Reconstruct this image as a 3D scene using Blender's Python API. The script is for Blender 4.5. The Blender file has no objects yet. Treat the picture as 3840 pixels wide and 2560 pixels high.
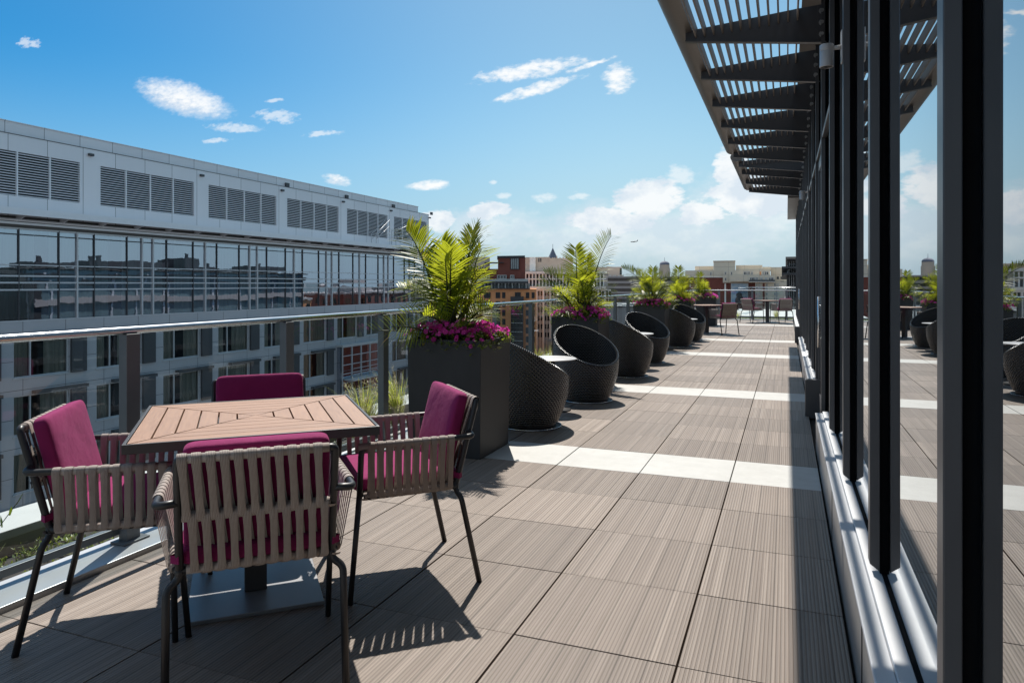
import bpy, bmesh, math, random
from mathutils import Vector, Matrix, noise as mnoise
R = math.radians
sc = bpy.context.scene
COL = sc.collection
rnd = random.Random(7)

# ------------------------------------------------------------------ helpers
F, HY, YAW, HC = 2627.0, 1065.0, 0.3734, 1.33          # lens and stance read off the paving grid
SN, CS = math.sin(YAW), math.cos(YAW)

def at(u, v, Y):
    """world X, Z of a photo pixel on the plane y = Y"""
    t = (u-1920)/F
    k = (t*CS-SN)/(CS+t*SN)
    X = k*Y
    d = -X*SN+Y*CS
    return X, HC-(v-HY)*d/F

class MB:
    def __init__(self, org=(0, 0, 0)):
        self.v = []; self.f = []; self.uv = []; self.o = Vector(org)
    def vert(self, p):
        self.v.append((p[0]-self.o.x, p[1]-self.o.y, p[2]-self.o.z)); return len(self.v)-1
    def face(self, ps, uv=None):
        i = [self.vert(p) for p in ps]
        self.f.append(i); self.uv.append(uv or [(0, 0)]*len(i))
    def box(self, x0, x1, y0, y1, z0, z1):
        a = [self.vert(p) for p in ((x0,y0,z0),(x1,y0,z0),(x1,y1,z0),(x0,y1,z0),(x0,y0,z1),(x1,y0,z1),(x1,y1,z1),(x0,y1,z1))]
        for q in ((0,3,2,1),(4,5,6,7),(0,1,5,4),(1,2,6,5),(2,3,7,6),(3,0,4,7)):
            self.f.append([a[k] for k in q]); self.uv.append([(0, 0)]*4)
    def hexa(self, p8):
        a = [self.vert(p) for p in p8]
        for q in ((0,3,2,1),(4,5,6,7),(0,1,5,4),(1,2,6,5),(2,3,7,6),(3,0,4,7)):
            self.f.append([a[k] for k in q]); self.uv.append([(0, 0)]*4)
    def prism(self, poly, axis, a, b):
        """poly in the two other axes (in order), extruded from a to b"""
        def mk(p, t):
            if axis == 'x': return (t, p[0], p[1])
            if axis == 'y': return (p[0], t, p[1])
            return (p[0], p[1], t)
        n = len(poly)
        A = [self.vert(mk(p, a)) for p in poly]; B = [self.vert(mk(p, b)) for p in poly]
        self.f.append(A[::-1]); self.uv.append([(0, 0)]*n)
        self.f.append(B); self.uv.append([(0, 0)]*n)
        for i in range(n):
            j = (i+1) % n
            self.f.append([A[i], A[j], B[j], B[i]]); self.uv.append([(0, 0)]*4)
    def tube(self, pts, r, seg=10, cap=True, rs=None):
        pts = [Vector(p) for p in pts]; n = len(pts); rings = []
        up = None
        for i, p in enumerate(pts):
            t = (pts[min(i+1, n-1)]-pts[max(i-1, 0)]).normalized()
            if up is None:
                up = Vector((0, 0, 1)) if abs(t.z) < .9 else Vector((1, 0, 0))
            x = t.cross(up).normalized(); up = x.cross(t).normalized()
            rr = rs[i] if rs else r
            rings.append([self.vert(p+(x*math.cos(2*math.pi*k/seg)+up*math.sin(2*math.pi*k/seg))*rr) for k in range(seg)])
        for i in range(n-1):
            for k in range(seg):
                l = (k+1) % seg
                self.f.append([rings[i][k], rings[i][l], rings[i+1][l], rings[i+1][k]]); self.uv.append([(0, 0)]*4)
        if cap:
            self.f.append(rings[0][::-1]); self.uv.append([(0, 0)]*seg)
            self.f.append(rings[-1]); self.uv.append([(0, 0)]*seg)
    def lathe(self, prof, seg=32, c=(0, 0), closed=False):
        n = len(prof); rings = []
        for r, z in prof:
            rings.append([self.vert((c[0]+r*math.cos(2*math.pi*k/seg), c[1]+r*math.sin(2*math.pi*k/seg), z)) for k in range(seg)])
        for i in range(n-1):
            for k in range(seg):
                l = (k+1) % seg
                self.f.append([rings[i][k], rings[i][l], rings[i+1][l], rings[i+1][k]])
                self.uv.append([(k/seg, prof[i][1]), ((k+1)/seg, prof[i][1]), ((k+1)/seg, prof[i+1][1]), (k/seg, prof[i+1][1])])
        self.f.append(rings[0][::-1]); self.uv.append([(0, 0)]*seg)
        self.f.append(rings[-1]); self.uv.append([(0, 0)]*seg)
    def build(self, name, mat, parent=None, smooth=False, bevel=0, loc=None):
        me = bpy.data.meshes.new(name)
        me.from_pydata(self.v, [], self.f)
        ul = me.uv_layers.new(name='UVMap')
        flat = []
        for u in self.uv:
            for a in u: flat += [a[0], a[1]]
        ul.data.foreach_set('uv', flat)
        me.materials.append(mat)
        if smooth: me.polygons.foreach_set('use_smooth', [True]*len(me.polygons))
        me.update()
        o = bpy.data.objects.new(name, me); COL.objects.link(o)
        if parent: o.parent = parent
        if loc: o.location = loc
        if bevel:
            b = o.modifiers.new('bevel', 'BEVEL'); b.width = bevel; b.segments = 2; b.limit_method = 'ANGLE'; b.angle_limit = R(40)
        return o

def tag(o, label=None, cat=None, group=None, kind=None):
    if label: o['label'] = label
    if cat: o['category'] = cat
    if group: o['group'] = group
    if kind: o['kind'] = kind
    return o
def thing(name, label, cat, loc=(0, 0, 0), rz=0, group=None):
    o = bpy.data.objects.new(name, None); COL.objects.link(o)
    o.location = loc; o.rotation_euler = (0, 0, rz); o.empty_display_size = .1
    return tag(o, label, cat, group)
def copy_tree(o, parent=None):
    c = o.copy(); COL.objects.link(c)
    if parent: c.parent = parent
    for ch in list(o.children): copy_tree(ch, c)
    return c

# ------------------------------------------------------------------ node helper
class S:
    """socket wrapper with arithmetic"""
    def __init__(self, nt, s): self.nt = nt; self.s = s
    def _m(self, op, *args, clamp=False):
        n = self.nt.nodes.new('ShaderNodeMath'); n.operation = op; n.use_clamp = clamp
        for i, a in enumerate((self,)+args):
            if isinstance(a, S): self.nt.links.new(a.s, n.inputs[i])
            else: n.inputs[i].default_value = a
        return S(self.nt, n.outputs[0])
    def __add__(self, o): return self._m('ADD', o)
    def __radd__(self, o): return self._m('ADD', o)
    def __sub__(self, o): return self._m('SUBTRACT', o)
    def __rsub__(self, o): return (self*-1)+o
    def __mul__(self, o): return self._m('MULTIPLY', o)
    def __rmul__(self, o): return self._m('MULTIPLY', o)
    def __truediv__(self, o): return self._m('DIVIDE', o)
    def pw(self, o): return self._m('POWER', o)
    def mx(self, o): return self._m('MAXIMUM', o)
    def mn(self, o): return self._m('MINIMUM', o)
    def sin(self): return self._m('SINE')
    def ab(self): return self._m('ABSOLUTE')
    def fract(self): return self._m('FRACT')
    def floor(self): return self._m('FLOOR')
    def gt(self, o): return self._m('GREATER_THAN', o)
    def lt(self, o): return self._m('LESS_THAN', o)
    def ss(self, a, b):
        n = self.nt.nodes.new('ShaderNodeMapRange'); n.interpolation_type = 'SMOOTHSTEP'
        self.nt.links.new(self.s, n.inputs[0]); n.inputs[1].default_value = a; n.inputs[2].default_value = b
        return S(self.nt, n.outputs[0])
class G:
    def __init__(self, nt): self.nt = nt
    def node(self, t, **kw):
        n = self.nt.nodes.new(t)
        for k, v in kw.items(): setattr(n, k, v)
        return n
    def link(self, a, b): self.nt.links.new(a.s if isinstance(a, S) else a, b)
    def coord(self, which='Object'):
        return self.node('ShaderNodeTexCoord').outputs[which]
    def xyz(self, sock):
        n = self.node('ShaderNodeSeparateXYZ'); self.link(sock, n.inputs[0])
        return [S(self.nt, n.outputs[i]) for i in range(3)]
    def vec(self, x, y, z=0):
        n = self.node('ShaderNodeCombineXYZ')
        for i, a in enumerate((x, y, z)):
            if isinstance(a, S): self.link(a, n.inputs[i])
            else: n.inputs[i].default_value = a
        return n.outputs[0]
    def noise(self, vec, scale, detail=4, rough=.5, dist=0):
        n = self.node('ShaderNodeTexNoise'); self.link(vec, n.inputs['Vector'])
        n.inputs['Scale'].default_value = scale; n.inputs['Detail'].default_value = detail
        n.inputs['Roughness'].default_value = rough; n.inputs['Distortion'].default_value = dist
        return S(self.nt, n.outputs[0])
    def mix(self, fac, a, b, blend='MIX'):
        n = self.node('ShaderNodeMix', data_type='RGBA', blend_type=blend)
        for sock, x in ((n.inputs[0], fac), (n.inputs[6], a), (n.inputs[7], b)):
            if isinstance(x, S): self.link(x, sock)
            elif hasattr(x, 'is_linked'): self.link(x, sock)
            elif isinstance(x, (int, float)): sock.default_value = x
            else: sock.default_value = (*x, 1)
        return n.outputs[2]
    def bump(self, h, strength=.3, dist=.01, normal=None):
        n = self.node('ShaderNodeBump'); n.inputs['Strength'].default_value = strength; n.inputs['Distance'].default_value = dist
        self.link(h, n.inputs['Height'])
        return n.outputs[0]
    def island(self):
        return S(self.nt, self.node('ShaderNodeNewGeometry').outputs['Random Per Island'])
    def objrand(self):
        return S(self.nt, self.node('ShaderNodeObjectInfo').outputs['Random'])

def newmat(name):
    m = bpy.data.materials.new(name); m.use_nodes = True
    nt = m.node_tree; b = nt.nodes['Principled BSDF']
    return m, G(nt), b
def sc3(c, k): return tuple(min(1, x*k) for x in c)
def pmat(name, col, rough=.5, metal=0, var=.12, scale=6, bump=0, bscale=200, spec=None, rvar=.08, stretch=None):
    m, g, b = newmat(name)
    co = g.coord('Object')
    if stretch:
        x, y, z = g.xyz(co); co = g.vec(x*stretch[0], y*stretch[1], z*stretch[2])
    n = g.noise(co, scale, 5, .6)
    g.link(g.mix(n, sc3(col, 1-var*1.6), sc3(col, 1+var*1.6)), b.inputs['Base Color'])
    g.link(n*rvar*2+(rough-rvar), b.inputs['Roughness'])
    b.inputs['Metallic'].default_value = metal
    if spec is not None: b.inputs['Specular IOR Level'].default_value = spec
    if bump: g.link(g.bump(g.noise(co, bscale, 3), bump, .002), b.inputs['Normal'])
    return m

# ------------------------------------------------------------------ camera, sun, world
cam = bpy.data.cameras.new('camera'); co_ = bpy.data.objects.new('camera', cam); COL.objects.link(co_)
co_.location = (0, 0, HC); co_.rotation_euler = (R(90), 0, YAW)
cam.sensor_width = 36; cam.lens = F/3840*36; cam.shift_y = -(1280-HY)/3840
cam.clip_start = .02; cam.clip_end = 8000
sc.camera = co_

SUN_EL, SUN_AZ = R(56.5), math.atan2(-.42, .907)            # azimuth from +Y, clockwise positive
sdir = Vector((math.sin(SUN_AZ)*math.cos(SUN_EL), math.cos(SUN_AZ)*math.cos(SUN_EL), math.sin(SUN_EL)))
sl = bpy.data.lights.new('sun', 'SUN'); sl.energy = 3.8; sl.angle = R(.53); sl.color = (1, .95, .87)
so = bpy.data.objects.new('sun', sl); COL.objects.link(so)
so.rotation_euler = sdir.to_track_quat('Z', 'Y').to_euler()

w = bpy.data.worlds.new('World'); sc.world = w; w.use_nodes = True
nt = w.node_tree; nt.nodes.clear(); g = G(nt)
sky = g.node('ShaderNodeTexSky', sky_type='NISHITA'); sky.sun_disc = False
sky.sun_elevation = SUN_EL; sky.sun_rotation = SUN_AZ; sky.air_density = 1.0; sky.dust_density = .6; sky.ozone_density = 2.5; sky.altitude = 0
STR = .081
gen = g.coord('Generated'); dx, dy, dz = g.xyz(gen)
dyc = dy.ab().mx(.03)
k = dx/dyc; b_ = dz/dyc
def kb(u, v):
    t = (u-1920)/F; kk = (t*CS-SN)/(CS+t*SN)
    return kk, (HY-v)/F*(CS-kk*SN)
P = g.vec(k, b_, 0)
warp1 = g.noise(P, 14, 6, .6); warp2 = g.noise(g.vec(k+7.3, b_-3.1, 0), 14, 6, .6)
fb = g.noise(g.vec(k, b_*1.5, 2.2), 11, 9, .58)
fb2 = g.noise(g.vec(k*1.0, b_*2.2, 5.7), 30, 8, .6)
fb3 = g.noise(g.vec(k*.8+b_*.5, b_*1.7-k*.2, 1.3), 62, 8, .62)
def spread(u):
    t = (u-1920)/F; kk = (t*CS-SN)/(CS+t*SN); return 1/(CS+t*SN)**2/F, (CS-kk*SN)/F
shade = []
def ell(u, v, au, av, rot=0, wisp=1.0, sh=False):
    k0, b0 = kb(u, v); s1, s2 = spread(u)
    X = ((k-k0)/s1+(warp1-.5)*au*.2)/1.0; Y = (b_-b0)/s2+(warp2-.5)*av*.45      # in photo pixels at the cloud's own place
    c, s = math.cos(rot), math.sin(rot)
    p = (X*c+Y*s)*(1/au); q = (Y*c-X*s)*(1/av)
    r2 = p*p+q*q
    m_ = (1-r2+(fb3-.5)*2.3*wisp+(fb2-.5)*.7*wisp).ss(-.05, 1.15)
    if sh: shade.append(((q+(fb3-.5)*2.2).ss(-.75, .15)*.8+.2).mx(1-m_))
    return m_
def mxs(l):
    r = l[0]
    for a in l[1:]: r = r.mx(a)
    return r
strong = mxs([ell(685, 370, 215, 66, -.42, .55, True), ell(1262, 674, 58, 24, -.25, .9, True), ell(1608, 694, 88, 22, .0, .9),
              ell(1985, 262, 225, 38, .06, 1.1), ell(2010, 335, 170, 26, .16, 1.1), ell(2210, 245, 110, 12, .2, 1.4), ell(2318, 295, 68, 62, .4, 1.1)])
thin = mxs([ell(875, 478, 105, 22, -.15, 1.5), ell(810, 527, 62, 10, 0, 1.6), ell(1035, 438, 85, 28, -.15, 1.6), ell(1025, 378, 40, 8, 0, 1.6), ell(1215, 500, 80, 13, 0, 1.8), ell(110, 162, 48, 22, -.3, 1.9),
            ell(2550, 655, 60, 38, -.4, 1.4), ell(2040, 742, 55, 20, 0, 1.4), ell(2170, 735, 40, 20, 0, 1.5), ell(1885, 735, 38, 16, 0, 1.4), ell(1848, 684, 18, 10, 0, 1.2)])*.55
# cumulus bank low on the right: soft layer with brighter heads
def blob(u, v, au, av):
    k0, b0 = kb(u, v); s1, s2 = spread(u); p = (k-k0)*(1/(au*s1)); q = (b_-b0)*(1/(av*s2))
    return (1-(p*p+q*q)).mx(-1.5)
layer = (mxs([blob(2400, 880, 760, 150), blob(1850, 860, 300, 110), blob(2800, 800, 260, 230), blob(3650, 780, 700, 330)])+(fb-.5)*2.4+(fb3-.5)*.8).ss(.0, 1.1)*.62
heads = (mxs([blob(2430, 760, 150, 90), blob(2280, 830, 200, 60), blob(2740, 640, 75, 110), blob(2800, 740, 190, 110), blob(2640, 800, 130, 60), blob(1835, 790, 95, 42), blob(1640, 830, 80, 50), blob(3500, 700, 260, 150)])+(fb-.5)*2.0+(fb3-.5)*1.6).ss(.05, .55)*.92
bank = layer.mx(heads)
low = b_.ss(.16, .0)*.35
lit = (g.noise(g.vec(k-.012, b_*1.5+.028, 2.2), 11, 9, .58)-fb)*4+.62         # lit from above: denser cloud below than above reads darker
lit = lit.mx(.36).mn(1.0)
haze_f = dz.ss(.30, -.02)*.85
hs = g.node('ShaderNodeHueSaturation'); hs.inputs['Saturation'].default_value = 1.2; hs.inputs['Value'].default_value = 1.0; hs.inputs['Hue'].default_value = .484
g.link(sky.outputs[0], hs.inputs['Color'])
pol = dx.ss(-.92, -.15)                                             # the sky deepens away from the sun
skyc = g.mix(haze_f, g.mix(1.0, hs.outputs[0], g.mix(pol, (.12, .52, .75), (.93, .9, .82)), 'MULTIPLY'), (2.9, 4.3, 5.4))
cc = g.mix(lit, (4.4, 5.2, 6.1), (7.1, 7.2, 7.25))
behind = ((g.noise(gen, 3.2, 8, .62)-.42)*6).ss(0, 1)*dy.ss(.05, -.15)*.6          # unseen cloud cover added behind the camera to raise the fill light
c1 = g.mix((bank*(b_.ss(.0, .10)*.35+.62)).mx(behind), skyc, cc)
c2 = g.mix(strong.mx(thin)*.95, c1, g.mix(shade[0].mn(shade[1]), (4.9, 5.5, 6.3), (7.3, 7.35, 7.35)))
bg = g.node('ShaderNodeBackground'); bg.inputs['Strength'].default_value = STR
g.link(c2, bg.inputs['Color'])
wo = g.node('ShaderNodeOutputWorld'); g.link(bg.outputs[0], wo.inputs[0])

sc.view_settings.view_transform = 'Standard'; sc.view_settings.look = 'None'; sc.view_settings.gamma = 1; sc.view_settings.exposure = .78
sc.render.engine = 'CYCLES'
cy = sc.cycles
cy.use_denoising = True; cy.max_bounces = 7; cy.diffuse_bounces = 3; cy.glossy_bounces = 4; cy.transmission_bounces = 4; cy.transparent_max_bounces = 16; cy.caustics_reflective = False; cy.caustics_refractive = False
cy.sample_clamp_indirect = 6

# ------------------------------------------------------------------ materials
M = {}
M['frame'] = pmat('black_powder_coat', (.018, .018, .02), .42, 0, .2, 30)
M['planter'] = pmat('charcoal_fibre_cement', (.03, .03, .032), .62, 0, .34, 5, .15, 300, stretch=(1.6, 1.6, .5))
M['mullion'] = pmat('dark_anodised_metal', (.08, .082, .089), .4, .2, .12, 3, stretch=(4, 4, .4))
M['gasket'] = pmat('black_rubber', (.005, .005, .006), .9, spec=.1)
M['bracket'] = pmat('bronze_dark_metal', (.07, .072, .08), .42, .1, .12, 4)
M['fascia'] = pmat('bronze_fascia_metal', (.165, .146, .13), .42, .3, .1, 3)
M['slat'] = pmat('bronze_slat_metal', (.26, .225, .2), .5, .1, .1, 6)
M['steel'] = pmat('brushed_steel', (.62, .63, .64), .26, 1, .06, 60, stretch=(1, .05, 1))
M['railpost'] = pmat('grey_post_metal', (.15, .165, .18), .42, .1, .1, 6)
M['curb'] = pmat('silver_coping_metal', (.5, .51, .525), .4, .35, .07, 2.2)
M['sill'] = pmat('silver_sill_metal', (.56, .57, .585), .6, 0, .07, 3)
M['sillface'] = pmat('grey_sill_face_metal', (.3, .295, .29), .4, .35, .1, 3)
M['lamp'] = pmat('pale_grey_lamp_metal', (.5, .5, .5), .45, .1, .05, 5)
M['dark'] = pmat('lamp_lens_dark', (.02, .02, .02), .2)
M['bolt'] = pmat('zinc_bolt', (.4, .4, .4), .35, .8)
M['white_top'] = pmat('pale_grey_tabletop', (.52, .52, .53), .38, 0, .05, 5)
M['soil'] = pmat('bark_soil', (.11, .085, .068), .9, 0, .75, 45, 1.0, 90)
M['cap'] = pmat('pale_stone_coping', (.52, .515, .5), .7, 0, .1, 4, .1, 80)
M['plate'] = pmat('grey_steel_base_plate', (.26, .26, .27), .42, .4, .1, 5)
M['pole'] = pmat('dark_pedestal_metal', (.05, .049, .05), .45, .2, .12, 6)

# magenta cloth with fine weave
m, g, b = newmat('magenta_outdoor_cloth')
co = g.coord('Object'); x, y, z = g.xyz(co)
n = g.noise(co, 420, 2); n2 = g.noise(co, 7, 4)
g.link(g.mix(n*.7+n2*.3, (.15, .0095, .064), (.31, .022, .13)), b.inputs['Base Color'])
b.inputs['Roughness'].default_value = .85; b.inputs['Sheen Weight'].default_value = .12; b.inputs['Sheen Roughness'].default_value = .5
b.inputs['Sheen Tint'].default_value = (1, .5, .7, 1); b.inputs['Specular IOR Level'].default_value = .2
g.link(g.bump(n*.4+n2*4, .5, .006), b.inputs['Normal'])
M['cushion'] = m
# taupe ribbed strap (uv x runs across the strap)
m, g, b = newmat('taupe_ribbed_strap')
ux, uy, _ = g.xyz(g.coord('UV'))
rib = (ux*6*2*math.pi).sin()*.5+.5
n = g.noise(g.coord('Object'), 40, 4)
c = g.mix(rib*.55+n*.35, (.26, .22, .2), (.54, .475, .43))
g.link(c, b.inputs['Base Color']); b.inputs['Roughness'].default_value = .7; b.inputs['Specular IOR Level'].default_value = .25
g.link(g.bump(rib, .6, .003), b.inputs['Normal'])
M['strap'] = m
# table wood (uv x along grain; colour per slat)
m, g, b = newmat('ipe_look_wood')
ux, uy, _ = g.xyz(g.coord('UV'))
n = g.noise(g.vec(ux*4, uy*70, g.island()*20), 1.6, 6, .6); n2 = g.noise(g.vec(ux*3, uy*9, g.island()*50), 1.5, 3)
c = g.mix(n*.6+n2*.4, (.16, .082, .048), (.42, .25, .16))
c = g.mix(g.island()*.35, c, (.40, .22, .13))
g.link(c, b.inputs['Base Color']); g.link(n*.25+.38, b.inputs['Roughness']); g.link(g.bump(n, .2, .002), b.inputs['Normal'])
M['wood'] = m
# deck paver: ribbed wood-look composite; world = object coordinates
TX0, TY0, TS = -.356, 4.9235, .61
m, g, b = newmat('ribbed_wood_look_paver')
x, y, z = g.xyz(g.coord('Object'))
r_ = g.island()
lx = ((x-TX0)/TS).fract(); bd = (lx*6).fract()
seam = ((bd-.5).ab()).gt(.47)
groove = ((lx*42*2*math.pi).sin()*.5+.5)
bid = ((x-TX0)/TS*6).floor()
st = g.noise(g.vec(x*150, y*2.2, r_*40), 1.0, 3, .6)
wn = g.node('ShaderNodeTexWhiteNoise', noise_dimensions='2D'); g.link(g.vec(((x-TX0)/TS*42+.25).floor(), r_*77), wn.inputs[0]); gv = S(g.nt, wn.outputs[0])
st2 = g.noise(g.vec(x*38, y*.8, r_*90), 1.0, 4, .6)
big = g.noise(g.vec(x, y, 0), 1.7, 4)
c = g.mix(st*.5+st2*.5, (.1, .076, .062), (.375, .312, .265))
c = g.mix(gv.ss(.55, 1)*.34, c, (.15, .118, .1)); c = g.mix((1-gv).ss(.6, 1)*.3, c, (.5, .43, .375)); c = g.mix(r_*.4, c, (.185, .152, .13)); c = g.mix(g.noise(g.vec(x, y, 9), 5.5, 7, .68).ss(.56, .78)*.28, c, (.14, .115, .1))
c = g.mix((big-.5)*.9+.16, c, (.275, .225, .19))
tv = g.node('ShaderNodeTexWhiteNoise', noise_dimensions='1D'); g.link(r_*31, tv.inputs['W']); c = g.mix(1.0, c, g.mix(S(g.nt, tv.outputs[0]), (.82, .81, .80), (1.16, 1.15, 1.14)), 'MULTIPLY')
c = g.mix(groove.ss(.45, .95)*(st2*.5+.12), c, (.085, .07, .062)); c = g.mix(seam*.42, c, (.055, .045, .038))
g.link(c, b.inputs['Base Color'])
g.link(.62-st2*.15, b.inputs['Roughness']); b.inputs['Specular IOR Level'].default_value = .35
g.link(g.bump(1-groove.ss(.4, .95)*.8+st*.25-seam*1.0, .55, .004), b.inputs['Normal'])
M['deck'] = m
m, g, b = newmat('pale_concrete_paver')
co = g.coord('Object'); n = g.noise(co, 9, 7, .65); n2 = g.noise(co, 1.6, 3); n3 = g.noise(co, 160, 2)
c = g.mix(n*.6+n2*.4, (.33, .325, .305), (.62, .615, .595)); c = g.mix(n3.ss(.6, .75)*.25, c, (.3, .29, .28)); c = g.mix(g.noise(co, 4.2, 7, .7).ss(.55, .8)*.3, c, (.27, .255, .235)); c = g.mix(g.island()*.3, c, (.46, .46, .445))
g.link(c, b.inputs['Base Color']); b.inputs['Roughness'].default_value = .75; g.link(g.bump(n3, .12, .002), b.inputs['Normal'])
M['pale'] = m
M['under'] = pmat('dark_subdeck', (.02, .018, .017), .9)
# wicker
m, g, b = newmat('black_woven_resin')
ux, uy, _ = g.xyz(g.coord('UV'))
row = uy.floor(); fx = (ux+(row*.5).fract()*1.0)
h = (fx*2*math.pi).sin()*.5+.5; vv = ((uy.fract()-.5)*math.pi)
hh = h*.75+((uy*math.pi).sin().ab())*.5
n = g.noise(g.coord('Object'), 25, 3)
c = g.mix((hh*.7).ss(.15, .85), (.003, .0028, .0027), (.045, .04, .037)); c = g.mix(n*.4, c, (.012, .011, .01))
g.link(c, b.inputs['Base Color']); b.inputs['Roughness'].default_value = .27; b.inputs['Specular IOR Level'].default_value = .75
g.link(g.bump(hh, 1.0, .012), b.inputs['Normal'])
M['wicker'] = m

def glass_rail(name):
    m = bpy.data.materials.new(name); m.use_nodes = True; nt = m.node_tree; nt.nodes.clear(); g = G(nt)
    tr = g.node('ShaderNodeBsdfTransparent'); tr.inputs[0].default_value = (.80, .87, .88, 1)
    gl = g.node('ShaderNodeBsdfGlossy'); gl.inputs['Roughness'].default_value = .0; gl.inputs[0].default_value = (.9, .95, 1, 1)
    fr = g.node('ShaderNodeFresnel'); fr.inputs[0].default_value = 1.6
    mx = g.node('ShaderNodeMixShader'); g.link(S(nt, fr.outputs[0])*1.0+.01, mx.inputs[0]); g.link(tr.outputs[0], mx.inputs[1]); g.link(gl.outputs[0], mx.inputs[2])
    o = g.node('ShaderNodeOutputMaterial'); g.link(mx.outputs[0], o.inputs[0]); return m
M['railglass'] = glass_rail('clear_rail_glass')
def mirror_glass(name, base, ior, wav=0, wscale=1.0, tint=(1, 1, 1)):
    m, g, b = newmat(name)
    co = g.coord('Object'); n = g.noise(co, .7, 2)
    g.link(g.mix(n, base, sc3(base, 1.6)), b.inputs['Base Color'])
    b.inputs['Roughness'].default_value = .0; b.inputs['IOR'].default_value = ior; b.inputs['Specular Tint'].default_value = (*tint, 1)
    if wav:
        x, y, z = g.xyz(co)
        nn = g.noise(g.vec(x, y*wscale, z*wscale*1.6), 1.0, 2, .4)
        g.link(g.bump(nn, wav, .02), b.inputs['Normal'])
    return m
def coated(name, lo):
    m = bpy.data.materials.new(name); m.use_nodes = True; nt = m.node_tree; nt.nodes.clear(); g = G(nt)
    d = g.node('ShaderNodeBsdfDiffuse'); d.inputs[0].default_value = (.012, .014, .016, 1)
    gl = g.node('ShaderNodeBsdfGlossy'); gl.inputs['Roughness'].default_value = .0; g.link(g.mix(g.noise(g.coord('Object'), .8, 2), (.84, .87, .9), (.93, .95, .96)), gl.inputs[0])
    fr = g.node('ShaderNodeFresnel'); fr.inputs[0].default_value = 1.7
    mx = g.node('ShaderNodeMixShader'); g.link((S(nt, fr.outputs[0])+lo).mn(.92), mx.inputs[0]); g.link(d.outputs[0], mx.inputs[1]); g.link(gl.outputs[0], mx.inputs[2])
    o = g.node('ShaderNodeOutputMaterial'); g.link(mx.outputs[0], o.inputs[0]); return m
M['facadeglass'] = coated('reflective_facade_glass', .38)
M['winglass'] = mirror_glass('dark_window_glass', (.02, .024, .026), 1.55, .12, 1.3)
def curtain_glass(name, refl, tint, lo):
    m = bpy.data.materials.new(name); m.use_nodes = True; nt = m.node_tree; nt.nodes.clear(); g = G(nt)
    x, y, z = g.xyz(g.coord('Object'))
    nn = g.noise(g.vec(x, y*.8, z*1.1), 1.0, 3, .45)
    nb = g.bump(nn, .035, .05)
    tr = g.node('ShaderNodeBsdfTransparent'); tr.inputs[0].default_value = (*tint, 1)
    gl = g.node('ShaderNodeBsdfGlossy'); gl.inputs['Roughness'].default_value = .0; gl.inputs[0].default_value = (.80, .87, 1, 1); g.link(nb, gl.inputs['Normal'])
    fr = g.node('ShaderNodeFresnel'); fr.inputs[0].default_value = refl
    mx = g.node('ShaderNodeMixShader'); g.link(S(nt, fr.outputs[0])+lo, mx.inputs[0]); g.link(tr.outputs[0], mx.inputs[1]); g.link(gl.outputs[0], mx.inputs[2])
    o = g.node('ShaderNodeOutputMaterial'); g.link(mx.outputs[0], o.inputs[0]); return m
M['curtainwall'] = curtain_glass('curtain_wall_glass', 1.9, (.62, .78, .77), .36)
M['hotelpane'] = curtain_glass('hotel_window_glass', 1.5, (.8, .85, .83), .0)
# curtains: vertical folds
def curtain_mat(name, a, bb):
    m, g, b = newmat(name); x, y, z = g.xyz(g.coord('Object'))
    n = g.noise(g.vec(x, y*9, z*.05), 1.0, 3); g.link(g.mix(n, a, bb), b.inputs['Base Color']); b.inputs['Roughness'].default_value = .9
    return m
M['sheer'] = curtain_mat('pale_sheer_curtain', (.35, .38, .42), (.8, .82, .84))
M['drape'] = curtain_mat('dark_beige_drape', (.16, .15, .13), (.62, .56, .48))
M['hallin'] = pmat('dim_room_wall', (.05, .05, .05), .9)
# metal panel cladding with fine joints: joints every (py, pz) metres in local y/z
def panel_mat(name, col, py, pz, oy=0, oz=0, rough=.45, metal=.15, jt=.028, axis='y', var=.06):
    m, g, b = newmat(name); x, y, z = g.xyz(g.coord('Object'))
    a = y if axis == 'y' else x
    fy = ((a-oy)/py).fract(); fz = ((z-oz)/pz).fract()
    j = (fy.lt(jt/py)).mx(fz.lt(jt/pz))
    cell = g.node('ShaderNodeTexWhiteNoise', noise_dimensions='2D'); g.link(g.vec(((a-oy)/py).floor(), ((z-oz)/pz).floor()), cell.inputs[0])
    cv = S(g.nt, cell.outputs[0])
    dirt = g.noise(g.vec(a*1.2, z*.12, 0), 1.3, 5, .65)
    c = g.mix(cv*.5+dirt*.5, sc3(col, 1-var*2), sc3(col, 1+var*2)); c = g.mix(j*.85, c, sc3(col, .12))
    g.link(c, b.inputs['Base Color']); b.inputs['Roughness'].default_value = rough; b.inputs['Metallic'].default_value = metal
    g.link(g.bump(1-j, .4, .01), b.inputs['Normal'])
    return m
M['clad'] = panel_mat('silver_grey_cladding', (.5, .5, .525), 2.325, 1.495, .92, -.59, var=.035)
M['cladtop'] = panel_mat('pale_grey_cladding', (.83, .825, .85), 2.05, 8, .3, -3.2, var=.035)
M['canopy'] = pmat('bright_canopy_metal', (.86, .86, .88), .4, .1, .04, 2)
M['dkpanel'] = pmat('dark_grey_shutter', (.075, .078, .085), .5, .2, .08, 2)
M['alu'] = pmat('silver_window_frame', (.6, .61, .63), .4, .2, .06, 3)
M['louvre'] = pmat('pale_louvre_blade', (.85, .85, .88), .45, .2, .06, 2)
M['void'] = pmat('louvre_void', (.012, .013, .015), .9)
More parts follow.
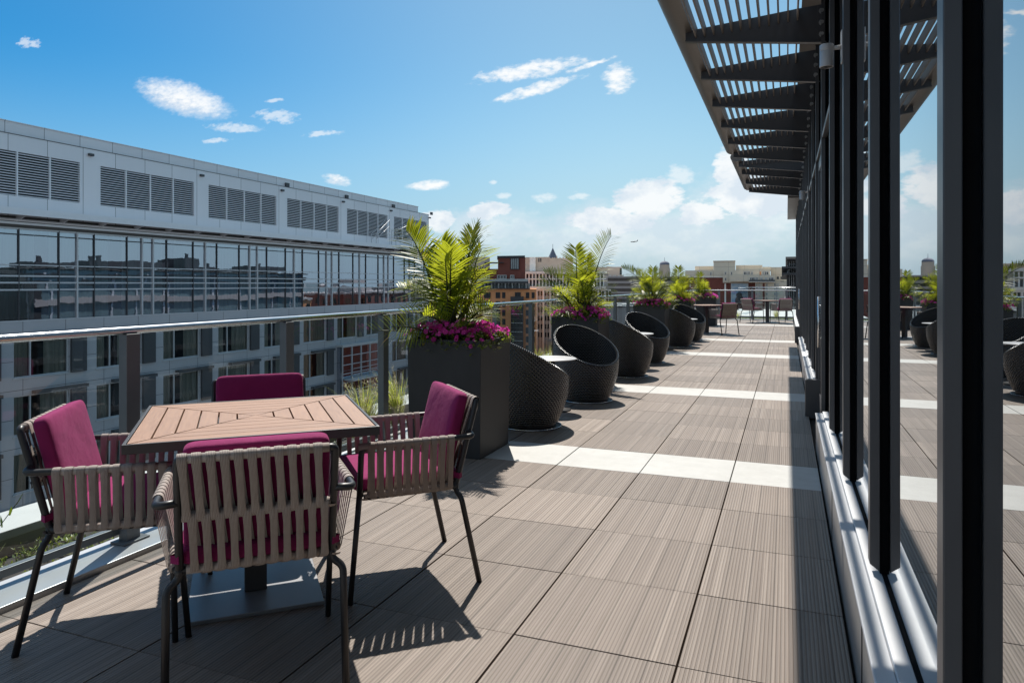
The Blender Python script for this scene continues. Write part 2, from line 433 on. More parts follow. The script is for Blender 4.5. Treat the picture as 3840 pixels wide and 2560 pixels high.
# leaves
def leaf_mat(name, a, bb, tip, trans=.5, tcol=(.42, .5, .03)):
    m, g, b = newmat(name); r_ = g.island()
    n = g.noise(g.coord('Object'), 3.5, 3)
    c = g.mix(r_, a, bb); c = g.mix((n-.45)*.9, c, tip)
    c = g.mix(r_.gt(.965), c, (.34, .22, .09))
    g.link(c, b.inputs['Base Color']); b.inputs['Roughness'].default_value = .42
    tl = g.node('ShaderNodeBsdfTranslucent'); g.link(g.mix(.55, c, tcol), tl.inputs[0])
    mx = g.node('ShaderNodeMixShader'); mx.inputs[0].default_value = trans
    g.link(b.outputs[0], mx.inputs[1]); g.link(tl.outputs[0], mx.inputs[2])
    out = [q for q in g.nt.nodes if q.type == 'OUTPUT_MATERIAL'][0]; g.link(mx.outputs[0], out.inputs[0])
    return m
M['palm'] = leaf_mat('palm_leaf', (.04, .095, .012), (.15, .21, .022), (.37, .36, .04), .58, (.66, .68, .03))
M['stem'] = pmat('palm_stem', (.06, .075, .025), .55, 0, .4, 20)
M['leaf'] = leaf_mat('petunia_leaf', (.04, .09, .02), (.1, .15, .04), (.2, .2, .06), .35)
M['petal'] = leaf_mat('petunia_petal', (.62, .025, .34), (.86, .13, .58), (.72, .05, .44), .4, (.95, .08, .65))
M['grass'] = leaf_mat('feather_grass', (.26, .32, .05), (.5, .5, .11), (.56, .5, .2), .5, (.85, .85, .15))
M['plume'] = leaf_mat('grass_plume', (.4, .33, .18), (.55, .46, .28), (.5, .42, .25), .4, (.6, .5, .3))
M['sedum'] = leaf_mat('sedum_leaf', (.06, .12, .015), (.2, .24, .03), (.3, .26, .05), .3)
# ------------------------------------------------------------------ ground, deck
mb = MB(); mb.face([(-4000, -4000, -32), (4000, -4000, -32), (4000, 4000, -32), (-4000, 4000, -32)])
tag(mb.build('ground', pmat('city_asphalt', (.07, .07, .07), .9, 0, .4, .02)), kind='structure')
mb = MB(); mb.box(-4.0, .6, -4, 28.9, -.35, -.035)
tag(mb.build('terrace_slab', M['under']), kind='structure')
WR = {-8, 0, 6, 14, 20, 31}
XE0, XE1, YE0, YE1 = -2.948, .214, -3.6, 27.62
wood, pale = MB(), MB()
r2 = random.Random(3)
for n in range(-14, 39):
    y0, y1 = TY0+TS*n, TY0+TS*(n+1)
    y0 = max(y0, YE0); y1 = min(y1, YE1)
    if y1-y0 < .05: continue
    for k_ in range(-6, 2):
        x0, x1 = max(TX0+TS*k_, XE0), min(TX0+TS*(k_+1), XE1)
        if x1-x0 < .03: continue
        dz_ = r2.uniform(-.0009, .0009); sh = r2.uniform(-.0012, .0012)
        gx, gy = .0038, .0022
        t = pale if n in WR else wood
        t.box(x0+gx, x1-gx, y0+gy+sh, y1-gy+sh, -.03, dz_)
tag(wood.build('deck_paving', M['deck'], bevel=.0015), kind='structure')
tag(pale.build('deck_paving_pale_bands', M['pale'], bevel=.0015), kind='structure')

# curb, planting bed, outer parapet (left side and far end)
CX0, CX1, CYE = -3.215, -2.955, 27.63
mb = MB()
y = -4.0
while y < CYE-.1:
    y1 = min(y+2.416, CYE); mb.box(CX0, CX1, y+.002, y1-.002, -.05, .025); y = y1
x = CX0
while x < .3:
    x1 = min(x+2.416, .32); mb.box(x+.002, x1-.002, CYE+.001, CYE+.26, -.05, .025); x = x1
tag(mb.build('kerb', M['curb'], bevel=.003), kind='structure')
mb = MB(); mb.box(-3.66, CX0-.004, -4, 28.6, -.3, -.045); mb.box(CX0-.003, .9, 27.9, 28.6, -.3, -.045)
o = mb.build('planting_bed_soil', M['soil']); tag(o, kind='structure')
mb = MB()
y = -4
while y < 28.8:
    y1 = y+3; mb.box(-3.96, -3.64, y+.003, y1-.003, .05, .095); y = y1
par = thing('parapet', 'long low parapet with pale coping beyond the glass railing', 'parapet', (0, 0, 0))
mb.build('coping', M['cap'], par, bevel=.004)
mb = MB(); mb.box(-3.93, -3.665, -4, 29.0, -.3, .049); mb.build('wall', M['sillface'], par)
par2 = thing('parapet', 'low pale parapet across the far end of the terrace', 'parapet', (0, 0, 0))
mb = MB(); mb.box(-3.6, .9, 28.62, 28.9, .05, .095); mb.build('coping', M['cap'], par2, bevel=.004)
mb = MB(); mb.box(-3.6, .9, 28.64, 28.87, -.3, .049); mb.build('wall', M['sillface'], par2)

# sedum and low plants in the bed
mb = MB(); r2 = random.Random(11)
def leafquad(mb, p, d, up, L, W):
    d = Vector(d).normalized(); s_ = d.cross(Vector(up))
    if s_.length < 1e-3: s_ = d.cross(Vector((1, 0, 0)))
    s_.normalize(); p = Vector(p)
    mb.face([p-s_*W*.25, p+d*L*.5-s_*W*.5, p+d*L, p+d*L*.5+s_*W*.5, p+s_*W*.25])
def rdir(r, zmin=-1):
    while True:
        v = Vector((r.uniform(-1, 1), r.uniform(-1, 1), r.uniform(zmin, 1)))
        if .1 < v.length < 1: return v.normalized()
for i in range(5200):
    yy = 1.0+27*(r2.random()**1.9); xx = r2.uniform(-3.6, -3.22)
    dens = mnoise.noise(Vector((xx*5, yy*2.6, 3)))
    if dens < r2.uniform(-.35, .5): continue
    hgt = .02+.05*max(0, dens)*r2.random()
    for j in range(5):
        leafquad(mb, (xx+r2.uniform(-.015, .015), yy+r2.uniform(-.015, .015), -.04+hgt*r2.random()), rdir(r2, .0), (0, 0, 1), r2.uniform(.014, .03), r2.uniform(.007, .013))
for i in range(700):
    xx = r2.uniform(-3.2, .7); yy = r2.uniform(27.92, 28.55)
    for j in range(5): leafquad(mb, (xx+r2.uniform(-.02, .02), yy, -.04+.07*r2.random()), rdir(r2, .0), (0, 0, 1), .05, .02)
tag(mb.build('ground_cover', M['sedum']), kind='stuff', label='low green sedum spreading over the bark in the planting bed', cat='ground cover')

# taller weeds at lower left of the bed
def weed(x, y, h, n, label, seed, group='small plants in the planting bed'):
    r = random.Random(seed); t = thing('bed_plant', label, 'plant', (x, y, -.045), 0, group)
    st_, lf = MB(), MB()
    for i in range(n):
        d = Vector((r.uniform(-.5, .5), r.uniform(-.5, .5), 1)).normalized(); hh = h*r.uniform(.5, 1)
        pts = [Vector((0, 0, 0))+d*hh*q+Vector((0, 0, -.0))+Vector((d.x, d.y, 0))*hh*q*q*.4 for q in (0, .35, .7, 1)]
        st_.tube(pts, .002, 4)
        for q in range(12):
            a = r.random(); p = pts[0].lerp(pts[-1], .15+.85*a)
            leafquad(lf, p, rdir(r, .1), (0, 0, 1), r.uniform(.03, .065)*h/.3, r.uniform(.006, .012)*h/.3)
    st_.build('stem', M['stem'], t); lf.build('foliage', M['sedum'], t)
weed(-3.34, 1.93, .46, 22, 'tall feathery weed with fine stems at the near end of the planting bed', 1)
weed(-3.45, 1.9, .3, 18, 'bushy green plant crowded against the tall feathery weed', 2)
weed(-3.5, 2.35, .12, 10, 'small round leafy clump in bare bark beside the parapet', 4)
weed(-3.45, 4.1, .13, 14, 'low leafy clump behind the back corner of the teak table', 5)

# feather grass tufts
def tuft(x, y, h, lean, seed, label, nb=240, z=-.045):
    r = random.Random(seed); t = thing('feather_grass', label, 'grass tuft', (x, y, z), 0, 'feather grass tufts behind the railing')
    a, pl = MB(), MB()
    for i in range(nb):
        az = r.uniform(0, 2*math.pi); sp = r.random()**.7*.36
        d = Vector((math.cos(az)*sp+lean[0]*.35, math.sin(az)*sp+lean[1]*.35, 1)); L = h*r.uniform(.55, 1.05)
        b0 = Vector((math.cos(az), math.sin(az), 0))*r.random()*.035
        dr = Vector((math.cos(az)*sp+lean[0], math.sin(az)*sp+lean[1], -.55))*r.uniform(.2, .75)
        pts = [b0+d*L*q+dr*L*q*q*q for q in (0, .3, .55, .8, 1)]
        wv = Vector((-math.sin(az), math.cos(az), 0))
        ws = (.0034, .0032, .0025, .0017, .0005)
        tgt = pl if i % 6 == 0 else a
        for q in range(4):
            tgt.face([pts[q]-wv*ws[q], pts[q]+wv*ws[q], pts[q+1]+wv*ws[q+1], pts[q+1]-wv*ws[q+1]])
        if i % 6 == 0:
            for q in range(14):
                p = pts[3].lerp(pts[4], r.random())
                leafquad(pl, p, (dr.x+r.uniform(-.4, .4), dr.y+r.uniform(-.4, .4), r.uniform(-.2, .5)), (0, 0, 1), .045, .003)
    a.build('blade', M['grass'], t); pl.build('plume', M['plume'], t)
tuft(-3.42, 4.42, .62, (.55, .1), 1, 'dry bending feather grass behind the pink chair beyond the table')
tuft(-3.44, 5.22, .62, (.0, .0), 2, 'upright green feather grass tuft seen just left of the railing post by the nearest planter', 330)
tuft(-3.42, 5.76, .64, (-.1, -.35), 3, 'leaning feather grass tuft close behind the nearest palm planter', 330)
tuft(-3.4, 9.75, .55, (.1, 0), 4, 'straw coloured feather grass seen above the round white side table')
tuft(-3.4, 10.3, .5, (.2, 0), 5, 'small feather grass tuft right beside the second planter')
tuft(-.35, 28.2, .6, (-.1, 0), 6, 'feather grass at the far corner where railing meets the facade', 120)
tuft(-1.75, 28.2, .45, (.1, 0), 7, 'feather grass behind the legs of the far right table', 80)
tuft(-2.5, 28.2, .45, (0, 0), 8, 'feather grass at far end seen left of the far table', 80)

# ------------------------------------------------------------------ glass railing
rail = thing('glass_railing', 'steel capped glass railing running along the terrace edge', 'railing', (-3.12, 0, 0))
RX, RY, RZ = -3.12, 27.78, 1.095
og = (RX, 0, 0)
mb = MB(og)
pts = [(RX, -6, RZ), (RX, RY-.5, RZ)]+[(RX+.5-.5*math.cos(a), RY-.5+.5*math.sin(a), RZ) for a in [R(q) for q in range(10, 91, 10)]]+[(.34, RY, RZ)]
pp = []
for i in range(len(pts)-1):
    n = 20 if i in (0, len(pts)-2) else 1
    for q in range(n): pp.append(Vector(pts[i]).lerp(Vector(pts[i+1]), q/n))
pp.append(Vector(pts[-1])); mb.tube(pp, .0195, 16)
mb.build('handrail', M['steel'], rail, True)
PY = [2.616+1.208*i for i in range(-4, 21)]
for yy in PY:
    mb = MB(og); mb.box(RX-.028, RX+.028, yy-.04, yy+.04, .025, RZ-.018); pst = mb.build('post', M['railpost'], rail, bevel=.003)
    mb = MB(og); mb.box(RX-.045, RX+.055, yy-.075, yy+.075, .0252, .036); mb.build('base_plate', M['railpost'], pst, bevel=.002)
PXE = [-2.4, -1.2, 0.0]
for xx in PXE:
    mb = MB(og); mb.box(xx-.04, xx+.04, RY-.028, RY+.028, .025, RZ-.018); pst = mb.build('post', M['railpost'], rail, bevel=.003)
    mb = MB(og); mb.box(xx-.07, xx+.07, RY-.045, RY+.045, .0252, .036); mb.build('base_plate', M['railpost'], pst, bevel=.002)
GX = RX-.045
edges = PY+[RY-.1]
for i in range(len(edges)-1):
    mb = MB(og); mb.face([(GX, edges[i]+.006, .1), (GX, edges[i+1]-.006, .1), (GX, edges[i+1]-.006, RZ-.03), (GX, edges[i]+.006, RZ-.03)])
    mb.build('glass_pane', M['railglass'], rail)
ex = [GX+.05]+PXE+[.3]
for i in range(len(ex)-1):
    mb = MB(og); mb.face([(ex[i]+.006, RY+.045, .1), (ex[i+1]-.006, RY+.045, .1), (ex[i+1]-.006, RY+.045, RZ-.03), (ex[i]+.006, RY+.045, RZ-.03)])
    mb.build('glass_pane', M['railglass'], rail)
mb = MB(og); mb.box(GX-.018, GX+.018, -5, RY+.06, .062, .099); mb.box(GX+.02, .3, RY+.028, RY+.062, .062, .099)
mb.build('bottom_rail', M['railpost'], rail, bevel=.003)

# second railing of the neighbouring terrace further on
t = thing('glass_railing', 'more distant glass railing on the next terrace past the far tables', 'railing', (-.3, 41, 0))
og = (-.3, 41, 0)
mb = MB(og); mb.tube([(-1.75, 41, 1.14), (3, 41, 1.14)], .022, 8); mb.tube([(-1.75, 41, 1.14), (-2.2, 36, 1.14)], .022, 8); mb.build('handrail', M['steel'], t, True)
for xx in (-1.75, -.5, .75, 2):
    mb = MB(og); mb.box(xx-.03, xx+.03, 40.97, 41.03, -.1, 1.12); mb.build('post', M['railpost'], t)
mb = MB(og); mb.face([(-1.7, 41.05, 0), (3, 41.05, 0), (3, 41.05, 1.1), (-1.7, 41.05, 1.1)]); mb.face([(-2.2, 36, 0), (-1.7, 41.05, 0), (-1.7, 41.05, 1.1), (-2.2, 36, 1.1)]); mb.build('glass_pane', M['railglass'], t)
mb = MB(); mb.box(-2.6, 6, 33.5, 43, -1.2, -.12); tag(mb.build('next_terrace_slab', M['cap']), kind='structure')

# ------------------------------------------------------------------ our own building: body and facade
XG = .323
MY = [1.533+1.25*i for i in range(-5, 19)]
MYE = MY[-1]
bd = thing('terrace_building', 'own building below and behind the terrace with pale upper storey', 'building', (10, 0, -32))
og = (10, 0, -32)
mb = MB(og); mb.box(-3.9, 26, -40, 29.0, -32, -.36); mb.build('wall', M['clad'], bd)
mb = MB(og); mb.box(.52, 26, -40, MYE+.05, -.35, 4.45); mb.build('upper_wall', M['mullion'], bd)
mb = MB(og); mb.box(.03, 26.3, 18.3, MYE+.4, 3.42, 3.75); mb.box(.38, 26.3, -40.2, 18.29, 4.46, 4.7); mb.build('roof', M['fascia'], bd)
mb = MB(og); mb.box(6, 22, -20, 12, 4.71, 7.0); mb.build('plant_room', M['cladtop'], bd)
fa = thing('glass_facade', 'mirror glazed facade with dark mullions along the right side of terrace', 'facade', (XG, 0, 0))
og = (XG, 0, 0)
rt_ = random.Random(8)
DOOR = {9: 1, 17: 1}            # bays without a sill: doors
def has_sill(y): return not (6.2 < y < 7.74 or 14.9 < y < 17.2)
# mullions: cap, recessed neck; foot cut on the slant
def mullion(yc, zb):
    mb = MB(og); x0, x1, x2 = XG-.047, XG-.0145, XG+.005; h = .029
    zt = 4.45
    mb.hexa([(x0, yc, zb+.036), (x1, yc-.0, zb+.012), (x1, yc+2*h, zb+.012), (x0, yc+2*h, zb+.036), (x0, yc, zt), (x1, yc, zt), (x1, yc+2*h, zt), (x0, yc+2*h, zt)])
    o = mb.build('mullion', M['mullion'], fa, bevel=.0025)
    mb = MB(og); mb.box(x1+.0003, x2, yc+.012, yc+2*h-.012, zb+.003, zt); mb.build('gasket', M['gasket'], o)
for yy in MY: mullion(yy, .30 if has_sill(yy+.02) else .02)
for i, yy in enumerate(MY[:-1]):
    y0, y1 = yy+.03, MY[i+1]+.028
    if i in DOOR: continue
    zb = .3 if has_sill((y0+y1)/2) else .02
    t1, t2, t3 = (rt_.uniform(-.0012, .0012) for _ in range(3))
    mb = MB(og); mb.hexa([(XG+.0004+t1, y0, zb+.004), (XG+.014, y0, zb+.004), (XG+.014, y1, zb+.004), (XG+.0004-t1, y1, zb+.004), (XG+.0004+t1+t2, y0, 3.78), (XG+.014, y0, 3.78), (XG+.014, y1, 3.78), (XG+.0004-t1+t2, y1, 3.78)]); mb.build('glass_pane', M['facadeglass'], fa)
    mb = MB(og); mb.box(XG-.006, XG+.012, y0, y1, 3.781, 4.45); mb.build('spandrel_panel', M['mullion'], fa)
# transom and doors
for i in DOOR:
    y0, y1 = MY[i]+.058, MY[i+1]
    dr = MB(og); dr.box(XG-.02, XG+.03, y0+.004, y0+.09, .02, 2.56); dr.box(XG-.02, XG+.03, y1-.09, y1-.004, .02, 2.56); dr.box(XG-.02, XG+.03, y0+.091, y1-.091, .02, .24); dr.box(XG-.02, XG+.03, y0+.091, y1-.091, 2.46, 2.56)
    d_ = dr.build('door', M['mullion'], fa, bevel=.003)
    mb = MB(og); mb.box(XG+.002, XG+.014, y0+.091, y1-.091, .241, 2.459); mb.build('glass_pane', M['facadeglass'], d_)
    mb = MB(og); hx, hy = XG-.062, y0+.045
    mb.tube([(hx, hy, .78), (hx, hy, 1.22)], .0125, 12); mb.tube([(hx, hy, .86), (XG-.02, hy, .86)], .007, 8); mb.tube([(hx, hy, 1.14), (XG-.02, hy, 1.14)], .007, 8); mb.build('handle', M['steel'], d_, True)
    mb = MB(og); mb.box(XG, XG+.012, y0-.028, y1+.028, 2.62, 3.78); mb.build('glass_pane', M['facadeglass'], fa)
for i in range(8, len(MY)-1):
    mb = MB(og); mb.box(XG-.04, XG-.001, MY[i]+.059, MY[i+1]-.001, 2.575, 2.618); mb.build('transom', M['mullion'], fa, bevel=.002)
# sills
for (a, b2) in ((-4.5, 6.2), (7.74, 14.9), (17.2, MYE+.05)):
    mb = MB(og); mb.box(.222, XG+.05, a, b2, -.03, .268); sl_ = mb.build('sill', M['sillface'], fa, bevel=.004)
    y = a; top = MB(og); step = MB(og)
    while y < b2-.05:
        y1 = min(y+3.1, b2); top.box(.217, XG-.052, y+.0015, y1-.0015, .2685, .286); step.box(XG-.051, XG-.0068, y+.0015, y1-.0015, .2685, .300); y = y1
    top.build('sill_ledge', M['sill'], sl_, bevel=.003); step.build('sill_step', M['sill'], sl_, bevel=.002)
    mb = MB(og); mb.box(XG-.0065, XG+.003, a, b2, .296, .3045); mb.build('gasket', M['gasket'], sl_)
    if a > 0:
        mb = MB(og); mb.box(.175, XG-.002, a-.085, a-.002, -.02, .37); mb.build('end_block', M['mullion'], sl_, bevel=.004)
    nj = 0; y = a+.75; vj = MB(og)
    while y < b2:
        vj.box(.2195, .2218, y, y+.006, .0, .266); y += 1.55
    vj.build('panel_joint', M['gasket'], sl_)

# ------------------------------------------------------------------ louvred sunshades
def sunshade(ya, yb, ys, label, xt):
    t = thing('sunshade', label, 'sunshade', (XG, (ya+yb)/2, 3.4), 0, 'louvred sunshades over the terrace')
    og = (XG, (ya+yb)/2, 3.4)
    # half-round nose
    mb = MB(og); prof = [(xt+.06, 3.635)]
    for a in range(-80, 91, 12):
        prof.append((xt-.01-.135*math.cos(R(a)), 3.71+.09*math.sin(R(a))))
    prof += [(xt+.06, 3.80)]
    y = ya
    while y < yb-.01:
        y1 = min(y+2.5, yb)
        mb.prism(prof, 'y', y+.0015, y1-.0015); y = y1
    o = mb.build('fascia', M['fascia'], t, True)
    md = o.modifiers.new('es', 'EDGE_SPLIT'); md.split_angle = R(35)
    for yy in ys:
        mb = MB(og); mb.prism([(XG-.006, 3.40), (XG-.006, 3.725), (.1, 3.715), (xt-.001, 3.64), (xt-.001, 3.555)], 'y', yy-.008, yy+.008)
        mb.prism([(XG-.006, 3.388), (XG-.006, 3.3995), (xt-.002, 3.5545), (xt-.002, 3.543)], 'y', yy-.028, yy+.028)
        br = mb.build('bracket', M['bracket'], t)
        mb = MB(og); mb.box(XG-.075, XG-.002, yy-.017, yy-.0085, 3.42, 3.72); mb.build('mounting_plate', M['bracket'], br)
        for zz in (3.465, 3.565, 3.665):
            mb = MB(og)
            ring = []
            for (r_, dy) in ((.026, -.0172), (.026, -.023), (.015, -.023), (.015, -.04), (.0, -.04)):
                ring.append([mb.vert((XG-.04+r_*math.cos(2*math.pi*q/12), yy+dy, zz+r_*math.sin(2*math.pi*q/12))) for q in range(12)])
            for i in range(4):
                for q in range(12):
                    mb.f.append([ring[i][q], ring[i][(q+1) % 12], ring[i+1][(q+1) % 12], ring[i+1][q]]); mb.uv.append([(0, 0)]*4)
            mb.build('bolt', M['bolt'], br)
    ns = 12
    for i in range(ns):
        xx = xt+.095+(.09-xt-.095)*i/(ns-1); zc = 3.612+(3.662-3.612)*(xx-xt)/(.1-xt)
        mb = MB(og); mb.box(xx-.0065, xx+.0065, ya+.01, yb-.01, zc-.05, zc+.055)
        mb.build('louvre_slat', M['slat'], t)
    mb = MB(og); mb.box(.125, XG-.008, ya+.02, yb-.02, 3.77, 3.80); mb.build('back_panel', M['fascia'], t)
sunshade(-3.2, 13.0, [1.533+1.25*i+.029 for i in range(-3, 10)], 'long near sunshade of bronze slats on tapered dark brackets above the facade', -.86)
sunshade(13.75, 18.1, [13.9, 14.86, 16.28, 17.78], 'short farther sunshade of slats past the gap in the awning', -.84)

# wall lamps
def lamp(y, label):
    t = thing('wall_lamp', label, 'wall lamp', (XG-.047, y, 2.53), 0, 'cylinder lamps on the mullions'); og = (XG-.047, y, 2.53)
    xc = XG-.047-.078
    mb = MB(og); mb.lathe([(.0, 2.595), (.033, 2.595), (.0345, 2.592), (.0345, 2.562), (.0335, 2.5605), (.0345, 2.559), (.0345, 2.478), (.031, 2.476), (.031, 2.485), (.0, 2.485)], 28, (xc, y)); o = mb.build('lamp_body', M['lamp'], t, True)
    md = o.modifiers.new('es', 'EDGE_SPLIT'); md.split_angle = R(35)
    mb = MB(og); mb.lathe([(.026, 2.4825), (.026, 2.480)], 20, (xc, y)); mb.build('lens', M['dark'], o)
    mb = MB(og); mb.tube([(xc+.03, y, 2.575), (XG-.055, y, 2.575)], .0115, 12); mb.build('arm', M['lamp'], t, True)
    mb = MB(og); mb.box(XG-.056, XG-.0475, y-.026, y+.026, 2.49, 2.66); mb.build('back_plate', M['lamp'], t, bevel=.003)
lamp(MY[7]+.029, 'grey cylinder wall lamp nearest the camera, under the long sunshade')
lamp(MY[12]+.029, 'small distant cylinder wall lamp near the end of the sunshades')
# ------------------------------------------------------------------ furniture
def rounded(mb, cx, cy, cz, a, b, c, e=.22, nu=40, nv=20, xf=None):
    """super-ellipsoid cushion, half sizes a b c"""
    def sp(t, p): return math.copysign(abs(t)**p, t)
    rings = []
    for i in range(nv+1):
        v = -math.pi/2+math.pi*i/nv
        row = []
        for j in range(nu):
            u = -math.pi+2*math.pi*j/nu
            p = Vector((cx+a*sp(math.cos(v), e*1.6)*sp(math.cos(u), e), cy+b*sp(math.cos(v), e*1.6)*sp(math.sin(u), e), cz+c*sp(math.sin(v), .42)))
            if xf: p = xf @ p
            row.append(mb.vert(p))
        rings.append(row)
    for i in range(nv):
        for j in range(nu):
            k_ = (j+1) % nu
            mb.f.append([rings[i][j], rings[i][k_], rings[i+1][k_], rings[i+1][j]]); mb.uv.append([(0, 0)]*4)

def ribbon(mb, A, B, bar, nrm, pitch, n, wd, r, start, slant=0.0, barB=None):
    """n strap turns wound in a spiral round two bars: A and B are bar start points, bar the unit direction along them"""
    A = Vector(A); B = Vector(B); bar = Vector(bar).normalized(); nrm = Vector(nrm).normalized(); bB = Vector(barB).normalized() if barB else bar
    ax = (A-B).normalized()
    for i in range(n):
        x0 = start+i*pitch
        path = []   # (point without bar shift, shift)
        # outside going up, over A, inside going down, round B
        for q in range(5): path.append((B.lerp(A, q/4)+nrm*r, x0+slant*q/4, q/4))
        for q in range(1, 6):
            a = math.pi*q/6; path.append((A+nrm*r*math.cos(a)+ax*r*math.sin(a), x0+slant, 1))
        for q in range(5): path.append((A.lerp(B, q/4)-nrm*r, x0+slant+(pitch*.5)*q/4, 1-q/4))
        for q in range(1, 7):
            a = math.pi*q/6; path.append((B-nrm*r*math.cos(a)-ax*r*math.sin(a), x0+slant+pitch*.5+(pitch*.5-slant)*q/6, 0))
        for layer in (0,):
            idx = []
            for j, (p, s_, hA) in enumerate(path):
                bar_ = bB.lerp(bar, hA)
                bow = 0
                e = j/4 if j < 5 else ((j-10)/4 if 10 <= j < 15 else 1); wj = wd*(1-.2*min(1, 2.4*math.sin(math.pi*min(1, max(0, e))))) if (j < 5 or 10 <= j < 15) else wd
                idx.append((mb.vert(p+bar_*(s_-wj/2)), mb.vert(p+bar_*s_+(nrm*(1 if j < 7 or j > 17 else -1)*.002)), mb.vert(p+bar_*(s_+wj/2))))
            for j in range(len(path)-1):
                a, b2 = idx[j], idx[j+1]; v0, v1 = j/len(path), (j+1)/len(path)
                mb.f.append([a[0], a[1], b2[1], b2[0]]); mb.uv.append([(0, v0), (.5, v0), (.5, v1), (0, v1)])
                mb.f.append([a[1], a[2], b2[2], b2[1]]); mb.uv.append([(.5, v0), (1, v0), (1, v1), (.5, v1)])

def smooth_path(pts, rad=.03, n=5):
    pts = [Vector(p) for p in pts]; out = [pts[0]]
    for i in range(1, len(pts)-1):
        a, b2, c = pts[i-1], pts[i], pts[i+1]
        r_ = min(rad, (a-b2).length*.45, (c-b2).length*.45)
        p0 = b2+(a-b2).normalized()*r_; p1 = b2+(c-b2).normalized()*r_
        for q in range(n+1):
            t = q/n; out.append(p0*(1-t)**2+b2*2*t*(1-t)+p1*t*t)
    out.append(pts[-1]); return out

def make_chair(label, group):
    t = thing('armchair', label, 'armchair', (0, 0, 0), 0, group)
    rt = .0125
    # frame: back posts with arms, bars, seat rails
    fr = MB()
    for s in (-1, 1):
        fr.tube(smooth_path([(s*.20, -.288, .805), (s*.232, -.288, .805), (s*.232, -.19, .43), (s*.25, -.15, .432), (s*.275, .225, .437)], .03), rt, 10)
        fr.tube(smooth_path([(s*.232, -.252, .665), (s*.295, -.252, .66), (s*.294, .0, .655), (s*.287, .238, .652), (s*.285, .246, .44)], .04), rt, 10)
    for (yy, zz) in ((-.288, .805), (-.237, .615), (-.19, .437), (.225, .437)):
        fr.tube([(-.23 if zz < .8 else -.2, yy, zz), (.23 if zz < .8 else .2, yy, zz)], rt*.95, 8)
    fr.build('frame', M['frame'], t, True)
    for s in (-1, 1):
        mb = MB(); mb.tube([(s*.285, .246, .45), (s*.277, .283, .0)], rt, 10, rs=[rt, rt*.9]); mb.build('leg', M['frame'], t, True)
        mb = MB(); mb.tube(smooth_path([(s*.232, -.193, .45), (s*.2329, -.19, .41), (s*.268, -.205, .385), (s*.266, -.29, .0)], .028), rt, 10); mb.build('leg', M['frame'], t, True)
    # woven back: two tiers
    back = MB()
    up = Vector((0, -.288+.237, .805-.615)); nb = Vector((0, -up.z, up.y)).normalized()
    ribbon(back, (0, -.288, .805), (0, -.237, .615), (1, 0, 0), nb, .0395, 11, .0275, .0168, -.207, -.012)
    up = Vector((0, -.237+.19, .615-.437)); nb2 = Vector((0, -up.z, up.y)).normalized()
    ribbon(back, (0, -.237, .615), (0, -.19, .437), (1, 0, 0), nb2, .0395, 11, .0275, .0172, -.187, -.006)
    for (yy, zz, hw_) in ((-.288, .805, .212), (-.237, .615, .222), (-.19, .437, .212)): back.tube([(-hw_, yy, zz), (hw_, yy, zz)], .0148, 10)
    back.build('back_webbing', M['strap'], t, True)
    for s in (-1, 1):
        arm = MB()
        A = Vector((s*.2945, -.125, .656)); B = Vector((s*.2515, -.145, .437))
        bar = Vector((-s*.006, .31, -.003)).normalized()
        ribbon(arm, A, B, bar, (s, 0, -.2), .0385, 10, .0265, .0166, -.01, -.014, (s*.022, .375, .004))
        arm.tube([A+Vector((0, -.02, 0)), A+bar*.375], .0148, 10); arm.tube([B+Vector((0, -.02, 0)), B+Vector((s*.022, .375, .004)).normalized()*.37], .0148, 10)
        arm.build('arm_webbing', M['strap'], t, True)
    mb = MB(); mb.box(-.235, .235, -.17, .215, .425, .447); mb.build('seat_base', M['strap'], t)
    mb = MB(); rounded(mb, 0, .03, .478, .235, .235, .034, .16); mb.build('seat_cushion', M['cushion'], t, True)
    ln = math.atan2(.09, .36)
    mb = MB(); xf = Matrix.Translation((0, -.188, .655)) @ Matrix.Rotation(ln, 4, 'X') @ Matrix.Rotation(R(90), 4, 'X')
    rounded(mb, 0, 0, 0,   .222, .19, .032, .14, xf=xf)
    bc = mb.build('back_cushion', M['cushion'], t, True)
    for s in (-1, 1):
        mb = MB(); zz = .478; pts = [(s*.20, -.168, zz+.012), (s*.235, -.182, zz+.004), (s*.257, -.2, zz), (s*.2322, -.22, zz), (s*.226, -.2, zz)]
        for i in range(len(pts)-1):
            p, q = Vector(pts[i]), Vector(pts[i+1]); h = Vector((0, 0, .0125)); mb.face([p-h, q-h, q+h, p+h])
        mb.build('tie', M['cushion'], bc)
    return t

